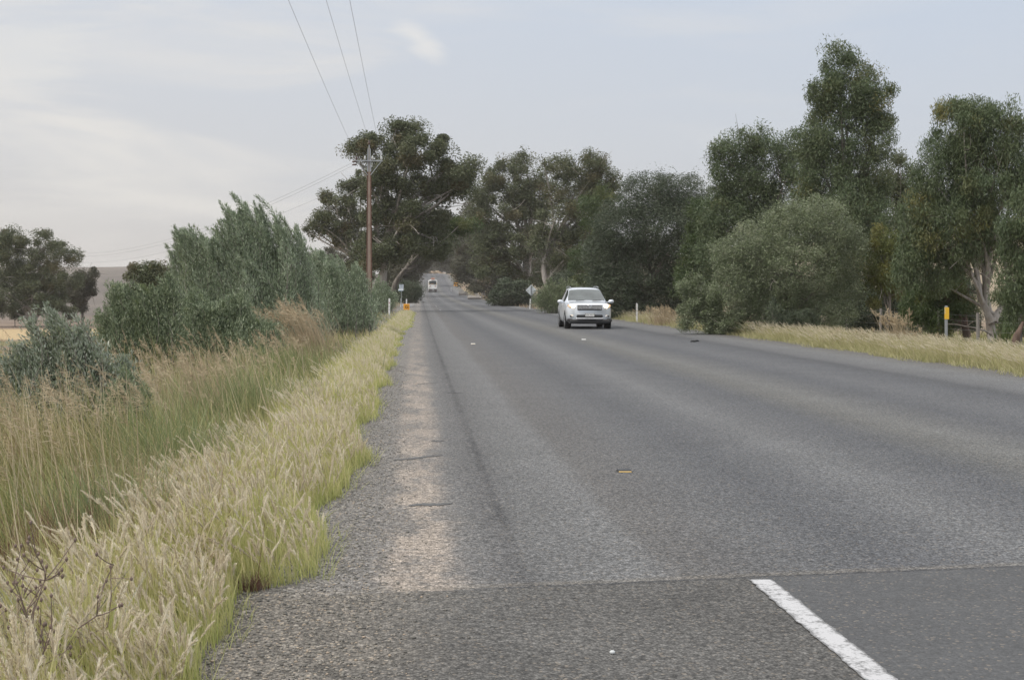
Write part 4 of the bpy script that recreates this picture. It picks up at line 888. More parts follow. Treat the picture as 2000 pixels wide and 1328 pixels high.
# 3. right verge
vg, vh = Gr(), Gr()
rin = lambda y: 11.9 + off(y) + .15 * np.sin(y * .9) + .1 * np.sin(y * 2.3)
rout = lambda y: 14.7 + off(y) + .3 * np.sin(y * .5)
for (n, y0, y1, wd, hr) in ((26000, 26, 52, .012, 10), (12000, 52, 110, .022, 6)):
    X, Y = scatter(n, y0, y1, rin, rout, r, 1, .3); u = X - rin(Y)
    h = r.uniform(.25, .62, len(X)) * np.clip(.4 + u * .7, .35, 1)
    vg.add(*blades(X, Y, h, wd * r.uniform(.6, 1.4, len(X)), r, (-.25, 0), .25, .8, np.clip(r.normal(.12, .2, len(X)), 0, 1)))
    X, Y = scatter(int(n * .30), y0, y1, lambda y: rin(y) + .15, rout, r, 1, .4)
    s_, h_ = heads(X, Y, r.uniform(.3, .7, len(X)), r, (-.38, 0), .15, .13, .022, hr, .9); vg.add(*s_); vh.add(*h_)
X, Y = scatter(6000, 26, 110, lambda y: rin(y) - .35, lambda y: rin(y) + .2, r, 1, .6)
vg.add(*blades(X, Y, r.uniform(.05, .18, len(X)), .012, r, (-.2, 0), .5, .9, np.full(len(X), .1)))
stuff(vg.build('verge_grass', M_VERGE), 'pale yellow grass along the right edge of the road', 'grass')
stuff(vh.build('verge_seed_heads', M_HEAD), 'cream seed heads leaning left in the right verge grass', 'grass')
# green ground cover behind the right verge and brown litter under the trees
gg = Gr()
X, Y = scatter(12000, 27, 42, lambda y: 14.3 + 0 * y, lambda y: 20.5 + 0 * y, r, 1, .5)
gg.add(*blades(X, Y, r.uniform(.15, .5, len(X)), .02, r, (-.1, 0), .35, .8))
X, Y = scatter(8000, 42, 75, lambda y: 14.5 + off(y), lambda y: 22 + 0 * y, r, 1, .5)
gg.add(*blades(X, Y, r.uniform(.12, .4, len(X)), .03, r, (-.1, 0), .35, .8, np.full(len(X), .6)))
stuff(gg.build('green_ground_cover', M_GREENGRASS), 'fresh green ground cover below the forked gum on the right', 'ground cover')
bl_ = Gr()
for (n, y0, y1, a, b) in ((5000, 50, 130, 12.4, 17), (2600, 130, 320, 10.8, 16), (2500, 118, 320, -7, -2.2)):
    X, Y = scatter(n, y0, y1, lambda y: a + off(y), lambda y: b + off(y), r, 1, .4)
    bl_.add(*blades(X, Y, r.uniform(.15, .55, len(X)), .03 if y0 < 100 else .07, r, (-.15, 0), .3, .8, np.clip(r.normal(.2, .3, len(X)), 0, 1)))
stuff(bl_.build('dry_undergrowth', M_DRY), 'dry brown undergrowth along the foot of the roadside trees', 'undergrowth')

# single plants that stand out
def clump(name, label, cat, x, y_, n, h, spread, mat, seed, wd=.008, lean=(-.2, 0), jit=.2, pan=0, psize=.2, tint=.1, group=None, curl=.7):
    r = np.random.default_rng(seed); b = np.array([x, y_, gz(x, y_)]); t = thing(name, tuple(b), label, cat, group)
    X = x + r.normal(0, spread, n); Y = y_ + r.normal(0, spread, n)
    V, F, rn, tt = blades(X, Y, h * r.uniform(.45, 1.1, n), wd * r.uniform(.6, 1.3, n), r, lean, jit, curl, np.full(n, tint), 5)
    gr = Gr().add(V - b, F, rn, tt); gr.build('foliage', mat, t)
    if pan:
        X = x + r.normal(0, spread, pan); Y = y_ + r.normal(0, spread, pan)
        V, F, rn, tt = panicles(X, Y, h * r.uniform(.85, 1.2, pan), r, 20, psize, (lean[0] * 1.3, 0), wd * .7)
        Gr().add(V - b, F, rn, tt).build('plume', M_DRY, t)
    return t
def at(px, d): return (px - 805) * d / 2700.
clump('dry_grass_clump', 'tall bare dry stalks standing upright beside the fresh green wild olive', 'grass', at(355, 17), 17, 420, 1.0, .42, M_DRY, 61, .010, (-.06, 0), .09, 40, .12)
clump('dry_grass_clump', 'second clump of dry brown stalks below the tallest plumed shrub', 'grass', at(425, 18.5), 18.5, 260, .95, .4, M_DRY, 62, .010, (-.03, 0), .12, 20, .12, .35)
clump('dry_grass_clump', 'straw coloured grass fountain arching left under the paler plumed shrub', 'grass', at(620, 33), 33, 420, 1.5, .28, M_DRY, 63, .016, (-.30, 0), .10, 60, .25)
clump('dry_grass_clump', 'tan dry grass clump at the foot of the large dark olive tree', 'grass', at(1305, 68), 68, 500, .95, .45, M_DRY, 64, .022, (-.2, 0), .22, 60, .2)
clump('grass_clump', 'leafy green fennel like clump among the tall grass', 'grass', at(335, 11.0), 11.0, 900, .92, .22, M_GREENGRASS, 65, .006, (-.05, 0), .3, 0, 0, .1)
clump('grass_clump', 'bright green grass clump behind the pale seed heads near the shrub row', 'grass', at(560, 27), 27, 700, .85, .55, M_GREENGRASS, 66, .012, (-.15, 0), .2, 30, .15, .2)
clump('grass_clump', 'dark green weedy clump in the tall grass, behind the near seed heads at left', 'weed', at(215, 8.3), 8.3, 700, .74, .20, M_GREENGRASS, 85, .006, (-.05, 0), .3, 0, 0, .0)
clump('grass_clump', 'grey green weedy clump near the rusty weed, below the fresh green wild olive', 'weed', at(470, 16.5), 16.5, 900, .95, .38, M_GREENGRASS, 86, .009, (-.08, 0), .25, 10, .14, .2)
clump('reed_plant', 'upright strappy green plant at the right of the forked trunk', 'plant', at(1962, 40.5), 40.5, 60, .95, .12, M_BRIGHT, 67, .05, (0, 0), .16, 0, 0, .1, curl=.3)
clump('dry_weed', 'tan feathery dry weed on the right verge left of the yellow marker post', 'weed', at(1758, 39), 39, 120, 1.15, .14, M_DRY, 68, .02, (-.12, 0), .16, 30, .25)
clump('dry_weed', 'reddish brown dry weed patch on the right verge, beside the tan feathery weed', 'weed', at(1800, 39.5), 39.5, 260, .62, .5, M_BROWNWEED, 69, .02, (-.1, 0), .3, 20, .2)
clump('dry_weed', 'brown dry weed behind the verge grass, in front of the dark shady shrub', 'weed', at(1715, 41), 41, 260, .55, .55, M_BROWNWEED, 70, .02, (-.1, 0), .3, 10, .2)
clump('dry_grass_clump', 'reddish brown grass patch low down at the left, behind the near pale seed heads', 'grass', at(120, 7.6), 7.6, 700, .55, .35, M_BROWNWEED, 75, .005, (-.1, 0), .25, 0, 0, .7)
clump('dry_grass_clump', 'upright tan stalks with reddish stems in the middle of the tall grass', 'grass', at(300, 8.6), 8.6, 420, .75, .28, M_DRY, 76, .005, (-.06, 0), .14, 10, .12, .7)
clump('brown_weed', 'rusty brown weed clump between pale grass and the tall grass on the left', 'weed', at(478, 12.6), 12.6, 260, .5, .15, M_BROWNWEED, 71, .005, (-.1, 0), .4, 12, .1)
clump('brown_weed', 'small withered reddish tuft on the gravel at the notch in the grass edge', 'weed', at(492, 7.45), 7.45, 220, .11, .035, M_BROWNWEED, 72, .004, (0, 0), .55, 0, 0, .2)
# twiggy dead weed at the lower left corner
def twig_weed(label, x, y_, h, seed, nst):
    r = np.random.default_rng(seed); b = np.array([x, y_, gz(x, y_)]); t = thing('dead_weed', tuple(b), label, 'weed'); tb = Tubes(); pods = []
    for i in range(nst):
        a = r.normal(0, .22, 2); e = np.array([a[0] * h * 1.3, a[1] * h, h * r.uniform(.7, 1.05)])
        m = 9; s = np.linspace(0, 1, m)[:, None]; path = s * e + r.normal(0, .018, (m, 3)) * s; path[0] = [a[0] * .1, a[1] * .1, -.03]
        tb.add(path, np.linspace(.0055, .002, m), 6)
        for j in range(9):
            k = r.integers(2, m); q = path[k]; dd = np.array([r.normal(0, .6), r.normal(0, .6), r.uniform(.3, 1.0)]); dd = dd / np.linalg.norm(dd) * h * r.uniform(.08, .3)
            tb.add(curve3(q, q + dd * .5 + [0, 0, -.012], q + dd, 5), np.linspace(.0026, .0013, 5), 5); pods.append(q + dd)
            if r.random() < .7:
                d2 = r.normal(0, .05, 3); d2[2] = abs(d2[2]); tb.add(curve3(q + dd * .6, q + dd * .6 + d2 * .5, q + dd * .6 + d2, 4), np.linspace(.0018, .001, 4), 5); pods.append(q + dd * .6 + d2)
    V = np.concatenate(tb.V); F = [tuple(f) for f in np.concatenate(tb.F)]; mb = MB(); mb.add(V, F)
    for q in pods: mb.lathe([(.001, -.009), (.0055, -.004), (.006, .003), (.001, .009)], 'z', q, 6)
    mb.build('stems', plain('dead_stem', (.19, .14, .115), .9, var=.25), t)
twig_weed('dead branching weed with dark pods at the lower left corner', at(22, 4.9), 4.9, .62, 81, 4)
twig_weed('dead branching weed with dark pods just right of the corner one', at(75, 5.25), 5.25, .52, 82, 3)
clump('grey_weed', 'greyish downy weed between the dead branching weeds at lower left', 'weed', at(30, 5.6), 5.6, 160, .5, .12, leafmat('grey_weed_leaf', [(.25, .26, .2), (.36, .36, .29), (.44, .43, .36)], (.3, .25, .2)), 83, .012, (0, 0), .3, 0, 0, .1)

# loose stones on the shoulder
r = np.random.default_rng(303)
ico = np.array([(0, 0, 1), (.9, 0, .3), (.28, .86, .35), (-.73, .53, .3), (-.73, -.53, .35), (.28, -.86, .3), (.5, .4, -.6), (-.5, .4, -.6), (0, -.6, -.6)])
icf = np.array([(0, 1, 2), (0, 2, 3), (0, 3, 4), (0, 4, 5), (0, 5, 1), (1, 6, 2), (2, 7, 3), (3, 7, 4), (4, 8, 5), (5, 8, 1), (1, 8, 6), (2, 6, 7), (4, 7, 8)])
n = 16000
Yp = 4.2 * (30 / 4.2) ** r.random(n); a = edge_in(Yp) - .35; Xp = a + (-.18 - a + .15 * r.normal(size=n)) * r.random(n) ** .8
ex = 5200; Yq = r.uniform(4.2, 7.4, ex); Xq = r.uniform(-1.3, .35, ex)
keepq = r.random(ex) < np.clip((.35 - Xq) / 1.2, .05, 1); Xp = np.concatenate([Xp, Xq[keepq]]); Yp = np.concatenate([Yp, Yq[keepq]])
n = len(Xp); sz = np.clip(r.lognormal(-5.3, .38, n), .0025, .013) * (1 + Yp / 60)
sc = sz[:, None] * r.uniform(.6, 1.2, (n, 3)) * [1, 1, .6]; th = r.random(n) * 6.28
base = ico[None] * sc[:, None, :] * (1 + r.normal(0, .12, (n, 9, 1))); cx, sx_ = np.cos(th)[:, None], np.sin(th)[:, None]
bx_ = base[..., 0] * cx - base[..., 1] * sx_; by_ = base[..., 0] * sx_ + base[..., 1] * cx
u = Xp - off(Yp); z0 = -.05 * np.maximum(-1.2 - u, 0)
V = np.stack([bx_ + Xp[:, None], by_ + Yp[:, None], base[..., 2] + z0[:, None] + sz[:, None] * .2], -1).reshape(-1, 3)
F = (np.arange(n)[:, None, None] * 9 + icf[None]).reshape(-1, 3)
M_PEB = leafmat('loose_stone', [(.10, .097, .09), (.17, .163, .147), (.24, .226, .20), (.34, .31, .265)], (.42, .34, .26), 0.0, .85, .3)
rn = np.clip(r.beta(1.8, 2.6, n), 0, 1)
stuff(link('gravel', npmesh('gravel', V, F, {'rnd': np.repeat(rn, 9), 'tint': np.repeat((r.random(n) < .07) * .9, 9)}), M_PEB), 'loose grey and tan stone chips on the left shoulder', 'gravel')

# ------------------------------------------------------------------ silver car
M_SILVER = plain('silver_paint', (.70, .74, .79), .28, .35, .03, spec=.6, coat=.6, dirt=((.5, .49, .47), 3, .2))
M_GLASS = plain('tinted_glass', (.05, .06, .065), .06, .0, .1, 2, spec=.9, coat=.5)
M_WIND = plain('windscreen_glass', (.07, .085, .085), .08, .0, .6, 2.2, spec=.9, coat=.5)
M_CHROME = plain('chrome', (.72, .73, .75), .15, 1.0, .05)
M_LAMPON = plain('lit_headlight', (.9, .85, .75), .3, emit=(1, .74, .40), estr=9)
M_LENS = plain('lamp_lens', (.72, .72, .72), .1, .3, .1, spec=.8, coat=.6)
M_LENSW = plain('lit_headlight_lens', (.72, .68, .6), .1, .1, .1, spec=.8, coat=.6, emit=(1, .62, .28), estr=.55)
M_TYRE = plain('tyre', (.025, .025, .026), .85, var=.2)
M_RIM = plain('alloy_rim', (.52, .53, .55), .3, .8, .1)
M_PLATE = plain('number_plate_face', (.80, .80, .78), .4, var=.05)
M_AMBER = plain('indicator', (.75, .35, .08), .25, .0, .1, coat=.5)
car = thing('silver_car', (7.73, 60.2, 0.0), 'silver four wheel drive car with lit headlights driving toward the camera', 'car', rotz=R(-1.2))
CS = 1.05
st_y = [0, .05, .16, .45, .95, 1.28, 1.55, 2.08, 2.6, 3.4, 4.2, 4.52, 4.70, 4.78]
prm = np.array([  # wm, wb, zb, wr, zr, zt, zbot
    [.66, .60, .88, .54, .97, .99, .34], [.80, .75, .93, .66, 1.02, 1.045, .30], [.89, .84, .98, .73, 1.06, 1.09, .26], [.94, .89, .99, .76, 1.075, 1.10, .23],
    [.955, .90, 1.00, .77, 1.10, 1.125, .23], [.955, .90, 1.025, .785, 1.13, 1.155, .23], [.955, .905, 1.04, .765, 1.31, 1.345, .23], [.955, .91, 1.08, .655, 1.63, 1.69, .23],
    [.955, .91, 1.085, .645, 1.68, 1.74, .23], [.955, .91, 1.09, .64, 1.68, 1.745, .23], [.95, .905, 1.09, .59, 1.655, 1.695, .25], [.935, .88, 1.07, .54, 1.42, 1.45, .28], [.90, .84, 1.0, .52, 1.12, 1.14, .34], [.82, .78, .92, .50, 1.02, 1.03, .40]])
fy = np.concatenate([np.linspace(0, .5, 12)[:-1], np.linspace(.5, 4.5, 45), np.linspace(4.5, 4.78, 6)[1:]])
fp = np.stack([np.interp(fy, st_y, prm[:, j]) for j in range(7)], 1)
sm = fp.copy()
for _ in range(2): sm[1:-1] = (sm[:-2] + 2 * sm[1:-1] + sm[2:]) / 4
def half(p):
    wm, wb, zb, wr, zr, zt, zo = p
    return np.array([(0, zo), (wm * .84, zo), (wm * .97, zo + .09), (wm, .58), (wm * .995, (zb + .58) / 2 + .03), (wb, zb), (wr, zr), (wr * .86, zr + (zt - zr) * .62), (wr * .45, zt - .006), (0, zt)])
H = np.stack([half(p) for p in sm])           # ny,10,2
ring = np.concatenate([H[:, :, :], H[:, -2:0:-1, :] * [-1, 1]], 1); nr = ring.shape[1]
V = np.stack([ring[..., 0], np.repeat(fy[:, None], nr, 1), ring[..., 1]], -1)
ny = len(fy); i = np.arange(ny - 1)[:, None] * nr; j = np.arange(nr)[None]; k = (j + 1) % nr
F = np.stack([i + j, i + nr + j, i + nr + k, i + k], -1).reshape(-1, 4)
mb = MB(); mb.add((V.reshape(-1, 3) * CS), [tuple(f) for f in F]); mb.F.append(tuple(range(nr))); mb.F.append(tuple((ny - 1) * nr + q for q in range(nr))[::-1])
body = mb.build('body', M_SILVER, car, True)
def hs(y, row):
    p = np.array([np.interp(y, fy, sm[:, q]) for q in range(7)]); h = half(p); r0 = int(min(row, 8)); f = row - r0
    return h[r0] * (1 - f) + h[r0 + 1] * f
def patch(name, ys, rows, mat, o3, mirror=0, parent=car):
    V = []; ncol = 0
    for y in ys:
        rowp = [hs(y, q) for q in rows]
        pts = [(p[0], y, p[1]) for p in rowp]
        if mirror == 2: pts = pts + [(-x, yy, z) for (x, yy, z) in pts[::-1]]
        if mirror == 1: pts = [(-x, yy, z) for (x, yy, z) in pts]
        ncol = len(pts)
        for (x, yy, z) in pts: V.append(((x + o3[0] * (1 if x > 0 else -1) * (mirror != 2)) * CS, (yy + o3[1]) * CS, (z + o3[2]) * CS))
    F = [(a * ncol + b, a * ncol + b + 1, (a + 1) * ncol + b + 1, (a + 1) * ncol + b) for a in range(len(ys) - 1) for b in range(ncol - 1)]
    return MB().add(V, F).build(name, mat, parent, True)
patch('windscreen', np.linspace(1.31, 2.03, 9), [6.06, 6.5, 7, 8, 8.99], M_WIND, (0, -.008, .008), 2)
patch('bonnet', np.linspace(.34, 1.17, 9), [6.15, 6.6, 7, 8, 8.99], M_SILVER, (0, -.004, .006), 2)
for m_ in (0, 1):
    for (a, b) in ((1.75, 2.62), (2.70, 3.55), (3.62, 4.32)):
        patch('side_window', np.linspace(a, b, 6), [5.12, 5.4, 5.7, 5.9], M_GLASS, (.008, 0, 0), m_)
def car_box(name, c, s, mat, bev=.01, parent=car, rot=None):
    return MB().box([v * CS for v in c], [v * CS for v in s], bev * CS, rot).build(name, mat, parent)
# grille: dark slots with bright bars, round badge
gr_ = MB().box((0, -.012 * CS, .89 * CS), (1.02 * CS, .05 * CS, .22 * CS), .02).build('grille', M_BLACK, car)
gbars = MB()
for z, w in ((.985, 1.06), (.918, 1.0), (.855, .98)): gbars.box((0, -.05 * CS, z * CS), (w * CS, .03 * CS, .040 * CS), .006)
gbars.build('grille_bars', M_CHROME, gr_)
def torus(mb, c, rx, rz_, rr, n=22):
    P_ = [(c[0] + rx * math.cos(t), c[1], c[2] + rz_ * math.sin(t)) for t in np.linspace(0, 2 * math.pi, n)]; return mb.tube(P_, rr, 6, False)
em = MB(); cz = .94 * CS
torus(em, (0, -.075, cz), .085, .058, .011); torus(em, (0, -.077, cz + .004), .030, .055, .008); torus(em, (0, -.077, cz + .022), .062, .024, .008); em.build('badge', M_CHROME, gr_, True)
# lower bumper, skid strip, air intake
intake = MB(); intake.box((0, .0, .52 * CS), (1.08 * CS, .08 * CS, .15 * CS), .03); intake.build('air_intake', M_BLACK, car)
MB().box((0, -.07 * CS, .435 * CS), (1.14 * CS, .06 * CS, .055 * CS), .015).build('skid_strip', M_CHROME, car)
bl = MB(); bl.box((0, .055 * CS, .31 * CS), (1.66 * CS, .20 * CS, .17 * CS), .05); bl.box((0, .3, .26 * CS), (1.4 * CS, .3, .10), .03)
for sgn in (-1, 1): bl.box((sgn * .77 * CS, .15 * CS, .36 * CS), (.32 * CS, .26 * CS, .15 * CS), .04)
bl.build('lower_bumper', M_BLACK, car)
np_ = MB().box((0, -.075 * CS, .575 * CS), (.40 * CS, .02, .145 * CS), .008).build('number_plate', M_BLACK, car)
pf = MB().box((0, -.075 * CS - .013, .575 * CS), (.365 * CS, .006, .115 * CS), .003).build('plate_face', M_PLATE, np_)
ch = MB()
for q, x in enumerate((-.135, -.09, -.045, .03, .075, .125)):     # worn, unreadable characters
    ch.box((x * CS, -.075 * CS - .018, .575 * CS), (.012, .004, .062), 0); ch.box(((x + .012) * CS, -.075 * CS - .018, (.575 + (.02 if q % 2 else -.02)) * CS), (.014, .0036, .014), 0)
ch.build('plate_characters', M_BLACK, np_)
def ellipsoid(mb, c, r3, n=14, m=8):
    V = []; F = []
    for a in range(m + 1):
        ph = math.pi * a / m - math.pi / 2
        for b in range(n):
            t = 2 * math.pi * b / n; V.append((c[0] + r3[0] * math.cos(ph) * math.cos(t), c[1] + r3[1] * math.cos(ph) * math.sin(t), c[2] + r3[2] * math.sin(ph)))
    for a in range(m):
        for b in range(n): F.append((a * n + b, a * n + (b + 1) % n, (a + 1) * n + (b + 1) % n, (a + 1) * n + b))
    return mb.add(V, F)
for sgn in (-1, 1):
    h_ = ellipsoid(MB(), (sgn * .70 * CS, .135 * CS, .95 * CS), (.185 * CS, .13 * CS, .09 * CS)).build('headlight', M_LENSW, car, True)
    ellipsoid(MB(), (sgn * .685 * CS, .035 * CS, .945 * CS), (.085 * CS, .07 * CS, .066 * CS)).build('bulb', M_LAMPON, h_, True)
    ellipsoid(MB(), (sgn * .845 * CS, .20 * CS, .965 * CS), (.06 * CS, .10 * CS, .05 * CS)).build('indicator', M_AMBER, h_, True)
    f_ = MB().box((sgn * .70 * CS, .075 * CS, .525 * CS), (.22 * CS, .12 * CS, .085 * CS), .03).build('fog_lamp', M_BLACK, car)
    ellipsoid(MB(), (sgn * .70 * CS, .02 * CS, .52 * CS), (.06 * CS, .03 * CS, .03 * CS)).build('lens', M_LENS, f_, True)
    MB().box((sgn * .71 * CS, .03 * CS, .575 * CS), (.2 * CS, .05 * CS, .012), .003).build('trim', M_CHROME, f_)
    mi = MB(); ellipsoid(mi, (sgn * 1.08 * CS, 1.60 * CS, 1.13 * CS), (.125 * CS, .10 * CS, .085 * CS)); mi.box((sgn * .95 * CS, 1.64 * CS, 1.10 * CS), (.14 * CS, .05 * CS, .04 * CS), .01)
    mi.build('wing_mirror', M_SILVER, car, True)
    rl = MB(); rl.tube([(sgn * .59 * CS, y * CS, z * CS) for y, z in ((2.12, 1.70), (2.2, 1.755), (3.0, 1.775), (3.9, 1.765), (4.05, 1.70))], .016, 6); rl.build('roof_rail', M_GALV, car, True)
    for wy in (.93, 3.72):
        MB().lathe([(.39 * CS, sgn * .80 * CS), (.39 * CS, sgn * .957 * CS)], 'x', (0, wy * CS, .385 * CS), 24).build('wheel_arch', M_BLACK, car)
        w_ = MB().lathe([(.20 * CS, sgn * .70 * CS), (.33 * CS, sgn * .70 * CS), (.365 * CS, sgn * .73 * CS), (.37 * CS, sgn * .82 * CS), (.365 * CS, sgn * .93 * CS), (.33 * CS, sgn * .965 * CS), (.235 * CS, sgn * .965 * CS), (.235 * CS, sgn * .93 * CS)], 'x', (0, wy * CS, .372 * CS), 28).build('wheel', M_TYRE, car, True)
        rim = MB(); rim.lathe([(.235 * CS, sgn * .94 * CS), (.225 * CS, sgn * .955 * CS), (.215 * CS, sgn * .93 * CS), (.06 * CS, sgn * .945 * CS), (.0, sgn * .95 * CS)], 'x', (0, wy * CS, .372 * CS), 24)
        for q in range(5):
            t = q * 2 * math.pi / 5; rim.box((sgn * .952 * CS, (wy + .13 * math.cos(t)) * CS, (.372 + .13 * math.sin(t)) * CS), (.03, .16, .045), .008, (t, 0, 0))
        rim.build('rim', M_RIM, w_)
    dr_ = MB().box((sgn * .962 * CS, 2.2 * CS, .92 * CS), (.02, .20, .03), .008).build('door_handle', M_CHROME, car)
    wp = MB(); wp.tube([(sgn * .35 * CS - .1, 1.26 * CS, 1.175 * CS), (sgn * .35 * CS + .28, 1.29 * CS, 1.195 * CS)], .010, 5); wp.build('wiper', M_BLACK, car)

# ------------------------------------------------------------------ white bus far ahead
by = 385.0; bus = thing('white_bus', (5.75, by, float(rz(by))), 'white bus seen from behind, far ahead in the left lane', 'bus')
M_BUSW = plain('bus_white', (.80, .80, .78), .35, var=.05, scale=.8, coat=.3, dirt=((.5, .46, .42), 1.2, .35))
bb = MB().box((0, 4.6, 1.98), (2.42, 9.2, 2.7), .16).build('body', M_BUSW, bus)
MB().box((0, 4.6, .46), (2.34, 9.0, .34), .04).build('skirt', plain('bus_skirt', (.34, .28, .28), .6, var=.15), bus)
MB().box((-.05, -.02, 2.62), (1.98, .06, .98), .05).build('rear_window', M_GLASS, bus)
MB().box((-.20, -.06, 2.28), (.9, .03, .16), .01).build('rear_ledge', plain('tan_ledge', (.38, .27, .16), .7), bus)
MB().box((0, 1.1, 3.42), (1.5, 1.8, .18), .06).build('roof_unit', M_BUSW, bus)
MB().box((0, -.06, 3.72), (1.0, .5, .40), .05).build('roof_beacon_bar', plain('dull_red_lamp', (.52, .25, .18), .5), bus)
for sgn in (-1, 1):
    MB().lathe([(.0, -.05), (.15, -.05), (.15, .02)], 'y', (sgn * .72, 0, 1.62), 14).build('tail_light', plain('tail_light_red', (.42, .12, .08), .3), bus)
    MB().box((sgn * 1.05, -.03, 2.25), (.12, .05, .5), .02).build('marker_light', plain('amber_marker', (.8, .6, .3), .4), bus)
    MB().lathe([(.2, sgn * .80), (.44, sgn * .80), (.46, sgn * .95), (.44, sgn * 1.12), (.2, sgn * 1.12)], 'x', (0, 2.0, .46), 18).build('wheel', M_TYRE, bus, True)
    MB().lathe([(.2, sgn * .80), (.44, sgn * .80), (.46, sgn * .95), (.44, sgn * 1.12), (.2, sgn * 1.12)], 'x', (0, 7.2, .46), 18).build('wheel', M_TYRE, bus, True)
    MB().box((sgn * 1.225, 4.8, 2.5), (.03, 7.0, .8), .03).build('side_window', M_GLASS, bus)
MB().box((0, -.10, .74), (2.3, .24, .26), .06).build('rear_bumper', M_BLACK, bus)
MB().box((.1, -.22, .5), (.5, .03, .14), .01).build('number_plate', M_PLATE, bus)

# ------------------------------------------------------------------ power pole and its wires
pd = 90.0; px0 = at(721, pd); pz = gz(px0, pd)
pole = thing('power_pole', (px0, pd, pz), 'tall tapering concrete and steel power pole with a crossarm, left of the road', 'power pole')
def prism(mb, w0, w1, d0, d1, z0, z1, x0=0, x1=0):
    return mb.add([(x0 - w0, -d0, z0), (x0 + w0, -d0, z0), (x0 + w0, d0, z0), (x0 - w0, d0, z0), (x1 - w1, -d1, z1), (x1 + w1, -d1, z1), (x1 + w1, d1, z1), (x1 - w1, d1, z1)],
                  [(0, 3, 2, 1), (4, 5, 6, 7), (0, 1, 5, 4), (1, 2, 6, 5), (2, 3, 7, 6), (3, 0, 4, 7)])
zt_ = EYE + (571 - 288) / 30. - pz; zj = EYE + (571 - 336) / 30. - pz
M_CONC = plain('stained_concrete', (.29, .225, .185), .9, var=.2, scale=3, bump=.3, dirt=((.17, .11, .08), 2.0, .6))
M_CONCG = plain('grey_concrete', (.27, .26, .25), .9, var=.15, scale=4)
prism(MB(), .125, .075, .20, .13, -.3, zj).build('concrete_core', M_CONC, pole)
prism(MB(), .075, .055, .13, .09, zj, zt_).build('concrete_top', M_CONCG, pole)
for sgn in (-1, 1):
    prism(MB(), .042, .03, .21, .14, -.3, zj, sgn * .168, sgn * .106).build('steel_edge', M_RUST, pole)
    prism(MB(), .028, .02, .14, .10, zj, zt_ - .1, sgn * .104, sgn * .078).build('steel_edge', M_GALV, pole)
za = EYE + (571 - 315) / 30. - pz
MB().box((-.0, -.16, za), (1.75, .09, .10), .01).build('crossarm', M_GALV, pole)
for sgn in (-1, 1):
    MB().tube([(sgn * .80, -.16, za - .03), (sgn * .10, -.16, za - .92)], .028, 6).build('brace', M_GALV, pole)
M_INS = plain('brown_porcelain', (.09, .055, .05), .25, coat=.5); M_INSW = plain('white_porcelain', (.66, .68, .66), .25, coat=.5)
insprof = [(.0, 0), (.05, .0), (.05, .05), (.09, .07), (.06, .11), (.085, .14), (.05, .18), (.07, .21), (.03, .26), (0, .27)]
def insul(x, y, z, m): return MB().lathe(insprof, 'z', (x, y, z), 12).build('insulator', m, pole, True)
insul(-.82, -.16, za + .05, M_INS); insul(.80, -.16, za + .05, M_INSW); insul(0, 0, zt_ + .16, M_INS)
insul(-.26, -.2, za + .06, M_INSW); insul(.22, -.2, za + .06, M_INSW)
MB().tube([(0, 0, zt_ - .05), (0, 0, zt_ + .2)], .035, 8).build('top_pin', M_GALV, pole)
for z_ in (za - .05, za - .25): MB().lathe([(0, -.16), (.05, -.14), (.06, 0), (.05, .14), (0, .16)], 'x', (-.95, -.16, z_), 10).build('strain_insulator', M_INS, pole, True)
M_WIRE = plain('wire', (.25, .25, .26), .6, .2)
def wire(label, p, q, sag, rr, group='power lines on the pole'):
    p, q = np.array(p, float), np.array(q, float); t = np.linspace(0, 1, 60)[:, None]
    c = p * (1 - t) + q * t; c[:, 2] -= (4 * sag * t * (1 - t))[:, 0]
    V, F = tube_np(c - p, rr, 5); o = link('power_line', npmesh('power_line', V, F), M_WIRE, None, True); o.location = tuple(p)
    tag(o, label, 'power line', group)
ZA = za + pz + .32
wire('leftmost of the three overhead wires running to the near edge of the photo', (px0 - .82, pd - .16, ZA), (px0 - 1.35, -30, ZA + 1.9), .6, .0065)
wire('middle of the three overhead wires, tied to the tip of the pole', (px0, pd, zt_ + pz + .43), (px0 - .25, -30, zt_ + pz + 1.7), .55, .0065)
wire('rightmost of the three overhead wires running to the near edge of the photo', (px0 + .8, pd - .16, ZA), (px0 + .98, -30, ZA + 1.9), .6, .0065)
wire('upper wire sagging away from the pole to the left, over the plumed shrub', (px0 - .95, pd - .16, za + pz - .05), (-60, 205, 9.3), 3.7, .008)
wire('lower of the paired wires sagging left from the crossarm', (px0 - .95, pd - .16, za + pz - .25), (-60, 206, 8.9), 3.7, .008)
wire('lowest thin wire sagging left from the pole below the crossarm', (px0 - .12, pd - .16, za + pz - .95), (-57, 200, 7.3), 3.2, .007)

# ------------------------------------------------------------------ roadside posts and signs
def guide_post(px, d, h, label, refl=None, lean=0.0, w=.10):
    X = at(px, d); z = gz(X, d); t = thing('guide_post', (X, d, z), label, 'guide post', 'white guide posts along the road')
    MB().add([(-w / 2, -.012, -.2), (w / 2, -.012, -.2), (w / 2, .012, -.2), (-w / 2, .012, -.2), (-w / 2 + lean, -.012, h - .02), (w / 2 + lean, -.012, h - .05), (w / 2 + lean, .012, h - .05), (-w / 2 + lean, .012, h - .02), (lean, -.012, h), (lean, .012, h)],
             [(0, 3, 2, 1), (0, 1, 5, 8, 4), (1, 2, 6, 5), (3, 7, 9, 6, 2), (3, 0, 4, 7), (4, 8, 9, 7), (8, 5, 6, 9)]).build('post', M_WHITE, t)
    for (rzz, mm, nm, sz) in (refl or []): MB().box((lean * rzz / h, -.02, rzz), (sz, .012, sz * 1.3), .003).build(nm, mm, t)
    return t
M_REDR = plain('red_reflector', (.35, .05, .04), .3, coat=.5)
